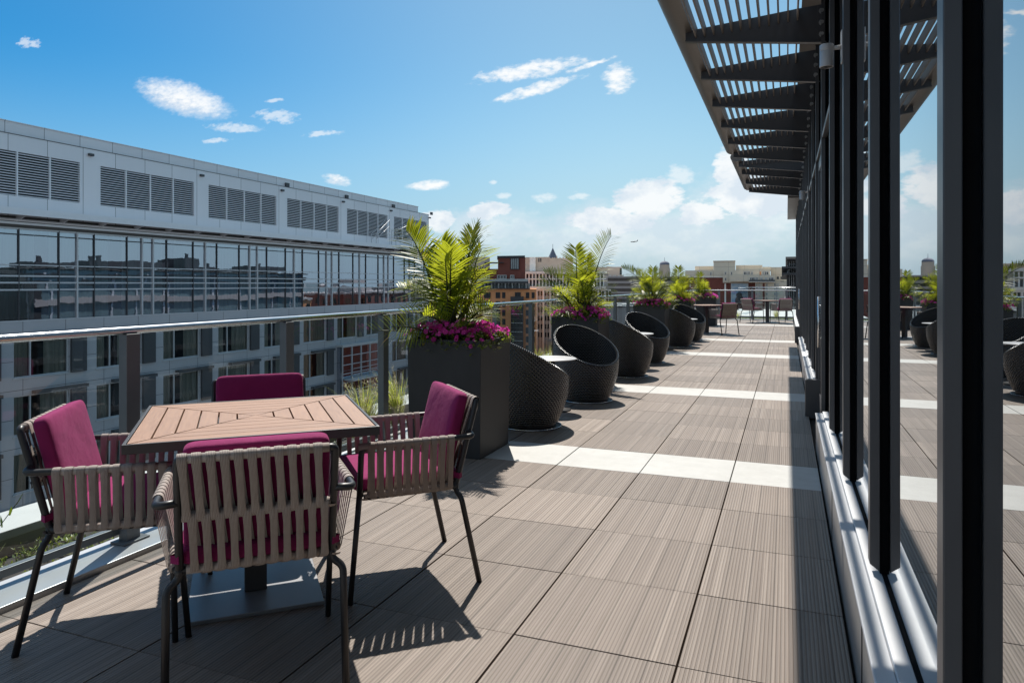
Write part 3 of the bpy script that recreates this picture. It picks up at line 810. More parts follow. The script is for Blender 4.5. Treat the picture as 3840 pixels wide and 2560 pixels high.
def make_table(label, group):
    t = thing('dining_table', label, 'table', (0, 0, 0), 0, group)
    a, b, zt = .457, .437, .76
    top = MB(); n = 6; gap = .0035; fw = .012
    ai, bi = a-fw, b-fw
    pitch = bi/n*1.0
    def slat(ps, along):
        ps = [Vector(p) for p in ps]; z1 = zt; z0 = zt-.02
        uvs = []
        for p in ps: uvs.append((p.x, p.y) if along == 'x' else (p.y, p.x))
        lo = [top.vert((p.x, p.y, z0)) for p in ps]; hi = [top.vert((p.x, p.y, z1)) for p in ps]
        m_ = len(ps); top.f.append(hi); top.uv.append(uvs)
        for i in range(m_):
            j = (i+1) % m_; top.f.append([lo[i], lo[j], hi[j], hi[i]]); top.uv.append([uvs[i], uvs[j], uvs[j], uvs[i]])
    for k_ in range(n):
        o0, o1 = k_/n, (k_+1)/n
        for s in (-1, 1):
            # quadrants on +-x side, slats run along y
            x0, x1 = ai*(1-o0)-gap, ai*(1-o1)+gap; y0, y1 = bi*(1-o0)-gap*2.6, bi*(1-o1)-gap*.6
            q = [(s*x0, -y0, 0), (s*x0, y0, 0), (s*x1, max(y1, .001), 0), (s*x1, -max(y1, .001), 0)]
            slat(q if s > 0 else q[::-1], 'y')
            yy0, yy1 = bi*(1-o0)-gap, bi*(1-o1)+gap*.2; xx0, xx1 = ai*(1-o0)-gap*2.6, ai*(1-o1)-gap*.6
            q = [(xx0, s*yy0, 0), (-xx0, s*yy0, 0), (-max(xx1, .001), s*yy1, 0), (max(xx1, .001), s*yy1, 0)]
            slat(q if s > 0 else q[::-1], 'x')
    top.build('tabletop', M['wood'], t)
    fr = MB()
    for (x0, x1, y0, y1) in ((-a, a, -b, -b+fw), (-a, a, b-fw, b), (-a, -a+fw, -b+fw+.0005, b-fw-.0005), (a-fw, a, -b+fw+.0005, b-fw-.0005)):
        fr.box(x0, x1, y0, y1, zt-.034, zt+.0015)
    fr.box(-a+.0125, a-.0125, -b+.0125, b-.0125, zt-.032, zt-.0205)
    fr.build('table_frame', M['pole'], t, bevel=.0015)
    mb = MB(); mb.box(-.045, .045, -.045, .045, .0165, zt-.0335); mb.box(-.2, .2, -.03, .03, zt-.055, zt-.0338) ; mb.build('pedestal', M['pole'], t, bevel=.003)
    mb = MB(); mb.box(-.262, .262, -.25, .25, .0, .016); mb.build('base_plate', M['plate'], t, bevel=.002)
    return t

G1 = 'strap armchairs with magenta cushions'
GT = 'wood topped dining tables'
TC = Vector((-2.15, 2.43, 0))
tb = make_table('large slatted wood dining table nearest the camera', GT)
tb.location = TC; tb.rotation_euler.z = R(43)
ch = make_chair('strap armchair nearest the camera, woven back turned towards it', G1)
def put(o, x, y, fx, fy): o.location = (x, y, 0); o.rotation_euler.z = math.atan2(-fx, fy)
put(ch, -1.725, 1.955, -.68, .73)
for (x, y, fx, fy, lab) in (
    (-1.675, 2.86, -.72, -.69, 'strap armchair side on between the near wood table and the nearest planter'),
    (-2.495, 2.07, .80, .60, 'strap armchair at far left with sunlit pink back cushion facing the near table'),
    (-2.50, 2.88, .70, -.71, 'strap armchair beyond the near table, only its plain magenta backrest visible'),
    (-2.62, 19.25, .72, .69, 'armchair at the middle table half hidden behind the last wicker tub chair'),
    (-1.55, 19.35, -.66, .75, 'armchair at the middle table with its woven back to the camera'),
    (-1.12, 25.6, .58, .81, 'armchair on the left of the farthest table with its woven back showing'),
    (-.14, 25.55, -.5, .86, 'armchair on the right of the farthest table close to the facade'),):
    c = copy_tree(ch); c['label'] = lab; put(c, x, y, fx, fy)
for (x, y, lab) in ((-2.05, 19.75, 'middle wood table behind the last wicker chairs with one chair back beside it'), (-.62, 26.05, 'farthest wood table standing by the end railing')):
    c = copy_tree(tb); c['label'] = lab; c.location = (x, y, 0); c.rotation_euler.z = R(44)

# wicker tub chairs
def make_tub(label):
    t = thing('wicker_chair', label, 'wicker chair', (0, 0, 0), 0, 'black wicker tub chairs in pairs along the railing')
    N, Hn = 72, 26; th = .026
    prof = [(0, .262), (.12, .305), (.3, .35), (.5, .372), (.7, .374), (.85, .366), (1.0, .352)]
    def rad(z):
        s = (z-.045)/.78
        for i in range(len(prof)-1):
            if s <= prof[i+1][0]:
                q = (s-prof[i][0])/(prof[i+1][0]-prof[i][0]); q = max(0, q); return prof[i][1]+(prof[i+1][1]-prof[i][1])*q
        return prof[-1][1]
    def zr(a): return .625-.205*math.cos(a)*(1+.0*math.cos(a))          # front (+x) low, back high
    def off(z): return -.045*max(0, (z-.35)/.5)                            # leans back
    mb = MB(); KU, KV = 62, 1/.0185
    rings = []
    for i in range(Hn+1):
        row = []
        for j in range(N):
            a = 2*math.pi*j/N; z = .045+(zr(a)-.045)*i/Hn; r_ = rad(z)
            row.append((mb.vert((r_*math.cos(a)+off(z), r_*math.sin(a), z)), z))
        rings.append(row)
    for i in range(Hn):
        for j in range(N):
            l = (j+1) % N
            mb.f.append([rings[i][j][0], rings[i][l][0], rings[i+1][l][0], rings[i+1][j][0]])
            mb.uv.append([(j/N*KU, rings[i][j][1]*KV), ((j+1)/N*KU, rings[i][l][1]*KV), ((j+1)/N*KU, rings[i+1][l][1]*KV), (j/N*KU, rings[i+1][j][1]*KV)])
    shell = mb.build('shell', M['wicker'], t, True)
    mb = MB(); rings = []; Hi = 18
    for i in range(Hi+1):
        row = []
        for j in range(N):
            a = 2*math.pi*j/N; z = .30+(zr(a)-.30)*i/Hi; r_ = rad(z)-th
            row.append((mb.vert((r_*math.cos(a)+off(z), r_*math.sin(a), z)), z))
        rings.append(row)
    for i in range(Hi):
        for j in range(N):
            l = (j+1) % N
            mb.f.append([rings[i][l][0], rings[i][j][0], rings[i+1][j][0], rings[i+1][l][0]])
            mb.uv.append([((j+1)/N*KU, rings[i][l][1]*KV), (j/N*KU, rings[i][j][1]*KV), (j/N*KU, rings[i+1][j][1]*KV), ((j+1)/N*KU, rings[i+1][l][1]*KV)])
    mb.build('inner_wall', M['wicker'], t, True)
    mb = MB()
    for i in range(10):
        r0, r1 = .335*i/10, .335*(i+1)/10
        for j in range(N):
            a0, a1 = 2*math.pi*j/N, 2*math.pi*(j+1)/N; z0, z1 = .285+.02*(i/10)**2, .285+.02*((i+1)/10)**2
            mb.face([(r0*math.cos(a0), r0*math.sin(a0), z0), (r1*math.cos(a0), r1*math.sin(a0), z1), (r1*math.cos(a1), r1*math.sin(a1), z1), (r0*math.cos(a1), r0*math.sin(a1), z0)],
                    [(j/N*40, r0*KV), (j/N*40, r1*KV), ((j+1)/N*40, r1*KV), ((j+1)/N*40, r0*KV)])
    mb.build('seat', M['wicker'], t, True)
    mb = MB(); rr = []
    for j in range(N*2+1):
        a = math.pi*j/N; z = zr(a)+.002; r_ = rad(z)-th/2; rr.append((r_*math.cos(a)+off(z), r_*math.sin(a), z))
    n0 = len(mb.f); mb.tube(rr, .0165, 8, cap=False)
    for q in range(n0, len(mb.f)):
        i = (q-n0)//8; s_ = (q-n0) % 8; mb.uv[q] = [(i*.9, s_*.5), (i*.9, s_*.5+.5), (i*.9+.9, s_*.5+.5), (i*.9+.9, s_*.5)]
    mb.build('rim', M['wicker'], t, True)
    mb = MB(); mb.lathe([(.0, .0), (.285, .0), (.29, .006), (.285, .013), (.0, .014)], 48); sw = mb.build('swivel_base', M['frame'], t, True)
    mb = MB(); mb.tube([(.291*math.cos(R(a)), .291*math.sin(R(a)), .0075) for a in range(0, 361, 6)], .0045, 6, cap=False); mb.build('trim_ring', M['steel'], sw, True)
    mb = MB(); mb.lathe([(.24, .0145), (.24, .05), (.0, .05)], 32); mb.build('plinth', M['frame'], t)
    return t
def make_side(label):
    t = thing('side_table', label, 'side table', (0, 0, 0), 0, 'small round side tables between wicker chairs')
    mb = MB(); mb.lathe([(.0, .534), (.242, .537), (.247, .541), (.247, .546), (.242, .55), (.0, .55)], 48); o = mb.build('tabletop', M['white_top'], t, True); md = o.modifiers.new('es', 'EDGE_SPLIT'); md.split_angle = R(40)
    mb = MB(); mb.lathe([(.022, .016), (.022, .534)], 16); mb.build('pedestal', M['pole'], t, True)
    mb = MB(); mb.lathe([(.0, .0), (.185, .0), (.19, .006), (.185, .014), (.03, .016), (.0, .016)], 40); mb.build('base', M['pole'], t, True)
    return t
tub = make_tub('wicker tub chair right behind the nearest planter, its closed side to the camera')
TUBS = [(-2.25, 6.22, 48, None), (-2.14, 7.82, -42, 'open wicker tub chair beside the first round side table, showing its woven inside'),
        (-2.15, 10.1, 45, 'closed-side wicker tub chair right behind the second palm planter'), (-2.2, 11.95, -40, 'open wicker tub chair in front of the third palm planter'),
        (-2.17, 15.3, 48, 'closed-side wicker tub chair just behind the third palm planter'), (-2.12, 16.85, -42, 'farthest open wicker tub chair, next to the middle dining table')]
for i, (x, y, a, lab) in enumerate(TUBS):
    c = tub if i == 0 else copy_tree(tub)
    if lab: c['label'] = lab
    c.location = (x, y, 0); c.rotation_euler.z = R(a)
sd = make_side('round pale side table between the two nearest wicker chairs')
for i, (x, y, lab) in enumerate(((-2.30, 7.06, None), (-2.2, 11.1, 'round pale side table between the second pair of wicker chairs'), (-2.1, 16.1, 'round pale side table between the farthest pair of wicker chairs'))):
    c = sd if i == 0 else copy_tree(sd)
    if lab: c['label'] = lab
    c.location = (x, y, 0)

# ------------------------------------------------------------------ planters, palms, petunias
def make_planter(label):
    t = thing('planter', label, 'planter', (0, 0, 0), 0, 'tall charcoal planters along the railing')
    h, a, b2, zt = .318, .302, .302, .90
    mb = MB()
    lo = [(-.305, -.29, 0), (.305, -.29, 0), (.305, .29, 0), (-.305, .29, 0)]; hi = [(-.318, -.302, zt), (.318, -.302, zt), (.318, .302, zt), (-.318, .302, zt)]
    L = [mb.vert(p) for p in lo]; H_ = [mb.vert(p) for p in hi]
    for i in range(4):
        j = (i+1) % 4; mb.f.append([L[i], L[j], H_[j], H_[i]]); mb.uv.append([(0, 0)]*4)
    hin = [mb.vert((p[0]*.93, p[1]*.93, zt)) for p in hi]; hb = [mb.vert((p[0]*.93, p[1]*.93, zt-.07)) for p in hi]
    for i in range(4):
        j = (i+1) % 4; mb.f.append([H_[i], H_[j], hin[j], hin[i]]); mb.uv.append([(0, 0)]*4); mb.f.append([hin[i], hin[j], hb[j], hb[i]]); mb.uv.append([(0, 0)]*4)
    mb.f.append(L[::-1]); mb.uv.append([(0, 0)]*4)
    mb.build('box', M['planter'], t, bevel=.004)
    mb = MB(); mb.box(-.29, .29, -.275, .275, zt-.09, zt-.045); mb.build('soil', M['soil'], t)
    return t
def make_palm(label, x, y, h, spread, nf, seed, fav=(), bias=(0, 0)):
    r = random.Random(seed); t = thing('palm', label, 'palm', (x, y, .85), 0, 'majesty palms in the planters')
    stems, lv = MB(), MB()
    fr = []
    for i in range(nf):
        az = 2.399*i+r.uniform(-.5, .5); q = (i+.5)/nf                    # inner fronds upright, outer ones low and arching
        fr.append((az, h*(.78-.62*q**.65+r.uniform(-.08, .05)), spread*(.26+.74*q**.7)*r.uniform(.7, 1.08), r.uniform(-70, 70), 0))
    for f_ in fav: fr.append((*f_, 1))
    for (az, fh, reach, rl, hero) in fr:
        b0 = Vector((r.uniform(-.1, .1), r.uniform(-.1, .1), 0)); dh = Vector((math.cos(az), math.sin(az), 0))
        if not hero: dh = dh+Vector((bias[0], bias[1], 0))
        droop = (.25 if hero else .55)+.55*min(1, reach/max(.05, fh))
        def P_(s): return b0+dh*reach*(s**1.5)+Vector((0, 0, fh*(s*(1+droop*.5)-droop*.5*s**3)))
        n = 16; pts = [P_(q/n) for q in range(n+1)]
        stems.tube(pts, .005, 5, rs=[.0115*(1-.86*q/n)+.0012 for q in range(n+1)])
        L = sum((pts[q+1]-pts[q]).length for q in range(n)); s0 = (.38 if hero else .36)+r.uniform(-.06, .08)
        side = dh.cross(Vector((0, 0, 1))).normalized(); nl = int((13+L*15) if hero else (9+L*12))
        roll = R(rl)
        for q in range(nl):
            s = s0+(1-s0)*(q+.5)/nl; p = P_(s); tg = (P_(min(1, s+.02))-P_(s-.02)).normalized()
            nu = side.cross(tg).normalized()
            e = (s-s0)/(1-s0); ll = (.08+.19*math.sin(math.pi*min(1, .2+.74*e))**.8)*min(1.1, .5+L*.5)*r.uniform(.85, 1.1)
            for sd_ in (-1, 1):
                if r.random() < .06: continue
                sdv = (side*math.cos(roll)+nu*math.sin(roll)).normalized()
                d = (tg*(.52+.45*e)+sdv*sd_*(1.05-.25*e)+nu*(.12+r.uniform(-.1, .1))).normalized()
                wd = (.0195 if hero else .0165)*r.uniform(.8, 1.15)*min(1.1, .55+L*.45); wv = d.cross(nu).normalized()
                g0 = Vector((0, 0, -1))*ll*r.uniform(.03, .22); cp = [p+d*ll*u+g0*u*u*u for u in (0, .3, .65, 1)]; cw = (.35, 1, .8, .06)
                tw = nu*wd*.35*sd_
                ids = [(lv.vert(c-wv*wd*k_*.5-tw*k_*.3), lv.vert(c+wv*wd*k_*.5+tw*k_*.3)) for c, k_ in zip(cp, cw)]
                for u in range(3):
                    lv.f.append([ids[u][0], ids[u][1], ids[u+1][1], ids[u+1][0]]); lv.uv.append([(0, 0)]*4)
    stems.build('stem', M['stem'], t, True); lv.build('fronds', M['palm'], t)
    return t
def make_petunias(label, x, y, seed, dens=1.0):
    r = random.Random(seed); t = thing('petunias', label, 'petunias', (x, y, .86), 0, 'magenta petunias in the planters')
    pe, lf = MB(), MB()
    def surf():
        while True:
            px, py = r.uniform(-.34, .34), r.uniform(-.325, .325)
            ex, ey = max(0, abs(px)-.27), max(0, abs(py)-.26)
            edge = max(abs(px)/.34, abs(py)/.33)
            z = .095*(1-edge**4)+.05+.05*mnoise.noise(Vector((px*7, py*7, seed)))
            if edge > .93 and py < 0: z -= .06*r.random()**2
            if px < -.12 and r.random() < .35: continue
            return Vector((px, py, z)), Vector((px*1.6, py*1.6-.12, .5))
    for i in range(int(1500*dens)):
        p, n = surf(); p.z -= .02+r.random()*.06
        leafquad(lf, p, (n.normalized()+rdir(r)*.9), (0, 0, 1), r.uniform(.025, .05), r.uniform(.014, .026))
    for i in range(int(430*dens)):
        p, n = surf(); p.z += r.uniform(-.02, .03); n = (n.normalized()+rdir(r)*.55).normalized()
        if mnoise.noise(Vector((p.x*6+seed, p.y*6, 1))) < -.1 and r.random() < .85: continue
        u = n.cross(Vector((0, 0, 1)) if abs(n.z) < .9 else Vector((1, 0, 0))).normalized(); v = n.cross(u); rad_ = r.uniform(.015, .024)
        c = pe.vert(p-n*rad_*.45); ring = []
        for q in range(10):
            a = 2*math.pi*q/10; rr = rad_*(1.0 if q % 2 == 0 else .84); ring.append(pe.vert(p+(u*math.cos(a)+v*math.sin(a))*rr+n*(.004 if q % 2 else -.002)))
        for q in range(10): pe.f.append([c, ring[q], ring[(q+1) % 10]]); pe.uv.append([(0, 0)]*3)
    lf.build('foliage', M['leaf'], t); pe.build('blossoms', M['petal'], t)
pl = make_planter('charcoal planter nearest the camera, behind the side-on armchair')
PLS = [(-2.465, 5.14), (-2.575, 9.12), (-2.57, 14.4), (-2.5, 17.9), (-2.4, 23.4)]
NM = ['nearest', 'second', 'third', 'fourth', 'farthest']
for i, (x, y) in enumerate(PLS):
    c = pl if i == 0 else copy_tree(pl); c.location = (x, y, 0)
    if i: c['label'] = ['', 'charcoal planter behind the first open wicker chair', 'third charcoal planter, beyond the second pair of wicker chairs', 'fourth charcoal planter, partly hidden behind the third', 'farthest charcoal planter standing near the end railing'][i]
LP = ['large bushy palm in the nearest planter, overlapping the hotel corner', 'palm with two tall upright fronds in the second planter', 'wide spreading palm in the third planter', 'palm in the fourth planter, fronds mingling with the third', 'small yellowish palm in the farthest planter']
PP = [(1.0, .58, 34, 5, (-.16, -.1)), (.92, .52, 32, 12, (-.15, 0)), (.88, .66, 30, 23, (-.1, 0)), (.88, .56, 26, 34, (0, 0)), (.86, .42, 22, 41, (-.1, 0))]
FAV = [[(R(172), .93, .36, 60), (R(186), .72, .42, 50), (R(70), .93, .12, 10), (R(12), .92, .24, -60), (R(178), .45, .62, 40), (R(150), .84, .2, 50), (R(-60), .76, .2, 10)],
       [(R(15), 1.13, .32, -60), (R(120), .98, .12, 20), (R(180), .62, .55, 60), (R(200), .5, .5, 40), (R(-5), .42, .4, -50), (R(100), .85, .1, 0)],
       [(R(172), .80, .66, 55), (R(178), .74, .45, 60), (R(10), .66, .42, -60), (R(80), .8, .1, 0)], [(R(100), .9, .15, 0), (R(20), .6, .4, -50)], [(R(120), .84, .14, 0), (R(170), .62, .34, 60)]]
for i, (x, y) in enumerate(PLS):
    h, s_, nf, sd_, bi = PP[i]; make_palm(LP[i], x+(-.06, .0, .03, 0, -.16)[i], y, h, s_, nf, sd_, FAV[i], bi)
    make_petunias(['magenta petunias spilling over the front of the nearest planter', 'magenta petunias filling the second planter', 'magenta petunias around the palm in the third planter', 'paler pink petunias in the fourth planter', 'magenta petunias in the farthest planter'][i], x, y, 50+i, 1.0 if i < 3 else .8)
# dark leaved coleus at the left edge of the nearest planter
t = thing('coleus', 'dark leaved plant at the left edge of the nearest planter', 'plant', (-2.72, 5.0, .87)); r2 = random.Random(9); mb = MB()
for i in range(150):
    p = Vector((r2.gauss(0, .05), r2.gauss(0, .06), r2.uniform(0, .15))); leafquad(mb, p, rdir(r2, -.2), (0, 0, 1), r2.uniform(.03, .05), r2.uniform(.02, .03))
mb.build('foliage', leaf_mat('coleus_leaf', (.05, .03, .025), (.11, .09, .05), (.2, .16, .1), .25, (.25, .15, .1)), t)
mb = MB()
for i in range(7): mb.tube([(r2.gauss(0, .02), r2.gauss(0, .02), -.03), (r2.gauss(0, .05), r2.gauss(0, .05), .13)], .003, 5)
mb.build('stem', M['stem'], t)
# ------------------------------------------------------------------ hotel across the street
HXF = -37.0
ho = thing('hotel', 'long grey panelled hotel with a band of mirrored glass across the street', 'building', (HXF, 40, -32))
og = (HXF, 40, -32)
Y0, Y1 = 12.0, 69.1
ROWS = [(-3.54-2.99*j, -1.47-2.99*j) for j in range(6)]
BAYS = [24.17+4.65*k for k in range(-2, 10)]
mb = MB(og)
mb.box(-62, HXF-2.6, Y0, Y1, -32, 8.9)
mb.box(HXF-2.6, HXF-.001, Y0, Y1, -32, ROWS[-1][0]-.9)
mb.box(HXF-.3, HXF, Y0, Y1, ROWS[0][1], -.60)
for j, (zb, zt) in enumerate(ROWS):
    zl = ROWS[j+1][1] if j+1 < len(ROWS) else zb-.9
    mb.box(HXF-.3, HXF, Y0, Y1, zl, zb)
    e = Y0
    for y0 in BAYS:
        mb.box(HXF-.3, HXF, e, y0, zb+.0005, zt-.0005); e = y0+3.0
    mb.box(HXF-.3, HXF, e, Y1, zb+.0005, zt-.0005)
mb.build('wall', M['clad'], ho)
GB = (52.0, 59.3)                                     # projecting glazed bay
for j, (zb, zt) in enumerate(ROWS):
    for i, y0 in enumerate(BAYS):
        if j >= 1 and y0+1 > GB[0] and y0 < GB[1]: continue
        mb = MB(og); fx0, fx1 = HXF-.16, HXF-.08
        mb.box(fx0, fx1, y0, y0+3.0, zb, zb+.07); mb.box(fx0, fx1, y0, y0+3.0, zt-.07, zt)
        for a in (y0, y0+.88, y0+2.93): mb.box(fx0, fx1+.02, a, a+.07, zb+.0705, zt-.0705)
        mb.box(HXF-.01, HXF+.05, y0-.04, y0+3.04, zb-.05, zb-.001)
        wn = mb.build('window', M['alu'], ho)
        mb = MB(og); mb.face([(fx0+.03, y0+.05, zb+.05), (fx0+.03, y0+2.95, zb+.05), (fx0+.03, y0+2.95, zt-.05), (fx0+.03, y0+.05, zt-.05)]); mb.build('pane', M['hotelpane'], wn)
        rr = random.Random(i*17+j*5); op = rr.uniform(.3, .9)
        mb = MB(og)
        def drape(a, b2):
            n = max(2, int((b2-a)/.07)); x = HXF-.24
            for q in range(n):
                ya, yb = a+(b2-a)*q/n, a+(b2-a)*(q+1)/n; xa, xb = x+.03*math.sin(q*1.7+i), x+.03*math.sin((q+1)*1.7+i)
                mb.face([(xa, ya, zb+.02), (xb, yb, zb+.02), (xb, yb, zt-.02), (xa, ya, zt-.02)])
        if rr.random() < .35: drape(y0+.03, y0+2.97)
        else: drape(y0+.03, y0+.25+op); drape(y0+1.1+op, y0+2.97)
        mb.build('curtain', M['drape'], wn)
        mb = MB(og); mb.box(HXF+.001, HXF+.14, y0+3.08, y0+3.98, zb-.02, zt+.02); mb.build('shutter', M['dkpanel'], wn)
        if j > 0 or True:
            mb = MB(og); mb.box(HXF+.001, HXF+.30, y0+.95, y0+3.98, zt+.021, zt+.20); mb.build('hood', M['dkpanel'], wn)
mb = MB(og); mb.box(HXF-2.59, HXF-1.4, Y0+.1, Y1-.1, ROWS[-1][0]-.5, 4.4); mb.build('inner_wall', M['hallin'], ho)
# projecting glazed bay
gz0, gz1 = ROWS[-1][0], ROWS[1][1]+.2
gb = MB(og); x1 = HXF+.62
nz = 18; ny = 5
for q in range(nz+1): z = gz0+(gz1-gz0)*q/nz; gb.box(x1-.09, x1, GB[0], GB[1], z-.03, z+.03)
for q in range(ny+1): y = GB[0]+(GB[1]-GB[0])*q/ny; gb.box(x1-.085, x1+.03, y-.035, y+.035, gz0, gz1)
gb.box(HXF, x1+.06, GB[0]-.1, GB[1]+.1, gz1+.031, gz1+.22)
gbo = gb.build('window', M['alu'], ho)
mb = MB(og); mb.face([(x1-.05, GB[0], gz0), (x1-.05, GB[1], gz0), (x1-.05, GB[1], gz1), (x1-.05, GB[0], gz1)]); mb.face([(HXF, GB[0], gz0), (x1-.05, GB[0], gz0), (x1-.05, GB[0], gz1), (HXF, GB[0], gz1)]); mb.build('pane', M['curtainwall'], gbo)
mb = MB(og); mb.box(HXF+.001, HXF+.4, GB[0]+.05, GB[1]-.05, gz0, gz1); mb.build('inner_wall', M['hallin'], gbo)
mb = MB(og)
for q in range(3):
    z = ROWS[1][0]-.55-2.99*q; mb.box(x1+.03, x1+1.0, GB[0]+.2, GB[1]-.8, z-.12, z)
    for zz in (z+.5, z+1.0): mb.box(x1+.96, x1+1.0, GB[0]+.2, GB[1]-.8, zz-.02, zz+.02)
mb.build('balcony', M['alu'], ho)
# mirrored glazing band
ZT = [4.22, 3.90, 2.32, 1.75, 1.40, 1.03, -.58]
units = []; y = 13.3
while y < Y1-.2:
    for wv in (.8, 4.25, 4.25):
        if y >= Y1-.2: break
        units.append((y, min(y+wv, Y1))); y += wv
rr = random.Random(5)
for (a, b2) in units:
    mb = MB(og); dk = MB(og)
    for q, z in enumerate(ZT):
        h = .06 if q not in (3, 4, 5) else .085
        if q == 1: dk.box(HXF-.08, HXF+.015, a+.04, b2-.04, z-.03, z+.03)
        else: mb.box(HXF-.08, HXF+.02, a+.045, b2-.045, z-h/2-(0 if q else .04), z+h/2)
    for e in (a, b2): mb.box(HXF-.09, HXF+.05, e-.0445 if e == b2 else e, e if e == b2 else e+.0445, -.60, 4.24)
    wn = mb.build('window', M['alu'], ho)
    for f_ in ((.247, .753) if b2-a > 2 else ()):
        y = a+(b2-a)*f_; dk.box(HXF-.085, HXF+.03, y-.025, y+.025, -.56, 4.20)
    dk.build('glazing_bar', M['dkpanel'], wn)
    cuts = [a+.04]+[a+(b2-a)*f_ for f_ in ((.247, .753) if b2-a > 2 else ())]+[b2-.04]
    pn = MB(og)
    for q in range(len(cuts)-1):
        for (za, zb) in ((-.56, 1.02), (1.04, 1.39), (1.41, 1.74), (1.77, 3.88), (3.92, 4.19)):
            t1, t2 = rr.uniform(-.004, .004), rr.uniform(-.004, .004)
            pn.face([(HXF-.04+t1, cuts[q], za), (HXF-.04-t1, cuts[q+1], za), (HXF-.04-t1+t2, cuts[q+1], zb), (HXF-.04+t1+t2, cuts[q], zb)])
    pn.build('pane', M['curtainwall'], wn)
    cu = MB(og); n = int((b2-a)/.09)
    gap = rr.uniform(.25, .7)
    for q in range(n):
        ya, yb = a+(b2-a)*q/n, a+(b2-a)*(q+1)/n; x = HXF-.35
        if abs((ya-a)/(b2-a)-gap) < (.1 if b2-a > 2 else 0): continue
        xa, xb = x+.04*math.sin(q*1.9), x+.04*math.sin((q+1)*1.9); cu.face([(xa, ya, -.5), (xb, yb, -.5), (xb, yb, 4.18), (xa, ya, 4.18)])
    cu.build('curtain', M['sheer'], wn)
# canopy with slatted soffit
mb = MB(og); mb.box(HXF-.02, HXF+.12, Y0, Y1, 4.26, 4.80); mb.build('soffit_band', pmat('brown_soffit_band', (.09, .085, .08), .6, 0, .1, 2), ho)
mb = MB(og); mb.box(HXF+.12, HXF+.22, Y0, Y1, 4.40, 4.52)
mb.tube([(HXF+.24, Y0, 4.62), (HXF+.24, Y1, 4.62)], .07, 8); mb.build('drain_pipe', M['louvre'], ho)
ca = MB(og); ca.box(HXF+1.12, HXF+1.24, Y0, Y1+.3, 4.80, 5.15); ca.box(HXF+.0, HXF+1.119, Y0, Y1+.3, 5.06, 5.10)
y = 12.6
cao = ca.build('canopy', M['canopy'], ho)
mb = MB(og)
while y < Y1:
    mb.hexa([(HXF+.121, y, 4.55), (HXF+1.118, y, 4.9), (HXF+1.118, y+.06, 4.9), (HXF+.121, y+.06, 4.55), (HXF+.121, y, 5.059), (HXF+1.118, y, 5.059), (HXF+1.118, y+.06, 5.059), (HXF+.121, y+.06, 5.059)]); y += 2.325
mb.build('bracket', M['louvre'], cao)
mb = MB(og)
for q in range(9): mb.box(HXF+.18+q*.1, HXF+.22+q*.1, Y0, Y1, 4.98, 5.055)
mb.build('soffit_slats', M['louvre'], cao)
# plant storey: piers, bands, louvres
mb = MB(og)
LZ0, LZ1 = 5.87, 8.16
mb.box(HXF-.4, HXF, Y0, Y1, 4.801, LZ0); mb.box(HXF-.4, HXF, Y0, Y1, LZ1, 9.02)
lou = [(20.9+8.15*n, 27.85+8.15*n) for n in range(-1, 6)]
e = Y0
for (a, b2) in lou:
    if a > e: mb.box(HXF-.4, HXF+.002, e, a, LZ0+.0005, LZ1-.0005)
    e = b2
mb.box(HXF-.4, HXF+.002, e, Y1, LZ0+.0005, LZ1-.0005)
mb.build('upper_wall', M['cladtop'], ho)
mb = MB(og); mb.box(HXF-.5, HXF-.25, Y0, 67.1, 9.0, 9.70); mb.box(HXF-.52, HXF-.20, Y0, 67.15, 9.701, 9.74); mb.build('parapet', M['cladtop'], ho)
mb = MB(og); mb.box(HXF-.4, HXF+.03, Y0, Y1, 9.021, 9.05); mb.build('setback_shadow_line', M['dkpanel'], ho)  # dark strip standing in for the shadow line at the parapet setback
for (a, b2) in lou:
    mb = MB(og)
    n = 17
    for q in range(n):
        z = LZ0+(LZ1-LZ0)*(q+.3)/n
        mb.hexa([(HXF-.09, a, z+.03), (HXF-.01, a, z-.02), (HXF-.01, b2, z-.02), (HXF-.09, b2, z+.03), (HXF-.09, a, z+.045), (HXF-.01, a, z+.012), (HXF-.01, b2, z+.012), (HXF-.09, b2, z+.045)])
    for f_ in (0, .25, .5, .75, 1): y = a+(b2-a)*f_; mb.box(HXF-.1, HXF+.01, y-.035, y+.035, LZ0+.001, LZ1-.001)
    lo = mb.build('louvre', M['louvre'], ho)
    mb = MB(og); mb.box(HXF-.39, HXF-.2, a+.001, b2-.001, LZ0+.001, LZ1-.001); mb.build('void', M['void'], lo)
for n in range(-1, 6):
    y = 28.3+8.15*n; mb = MB(og); mb.box(HXF+.001, HXF+.16, y, y+.28, 8.62, 8.76); mb.build('flood_light', M['dkpanel'], ho)
    y = 26.9+8.15*n
    if n > 1: mb = MB(og); mb.box(HXF-.249, HXF-.1, y+2.2, y+2.6, 9.1, 9.4); mb.build('flood_light', M['dkpanel'], ho)
mb = MB(og); mb.box(-61.9, HXF-.51, Y0, 67, 8.901, 8.95); mb.build('roof', M['dkpanel'], ho)
# service ladder rails near the far end
t = thing('roof_ladder', 'tubular service stair rails on the hotel canopy behind the palm fronds', 'stair rail', (HXF+.6, 60, 5.11)); mb = MB((HXF+.6, 60, 5.11))
for dx in (.25, .75):
    x = HXF+dx
    mb.tube([(x, 57.2, 5.1), (x, 57.2, 6.1), (x, 59.6, 7.6), (x, 59.6, 6.4)], .03, 6); mb.tube([(x, 57.2, 5.6), (x, 59.6, 7.0)], .03, 6)
    mb.tube([(x, 60.8, 5.1), (x, 60.8, 6.6), (x, 63.6, 7.5), (x, 64.8, 7.5), (x, 64.8, 5.1)], .03, 6); mb.tube([(x, 60.8, 5.9), (x, 64.8, 6.9)], .03, 6)
mb.build('rail', M['alu'], t, True)

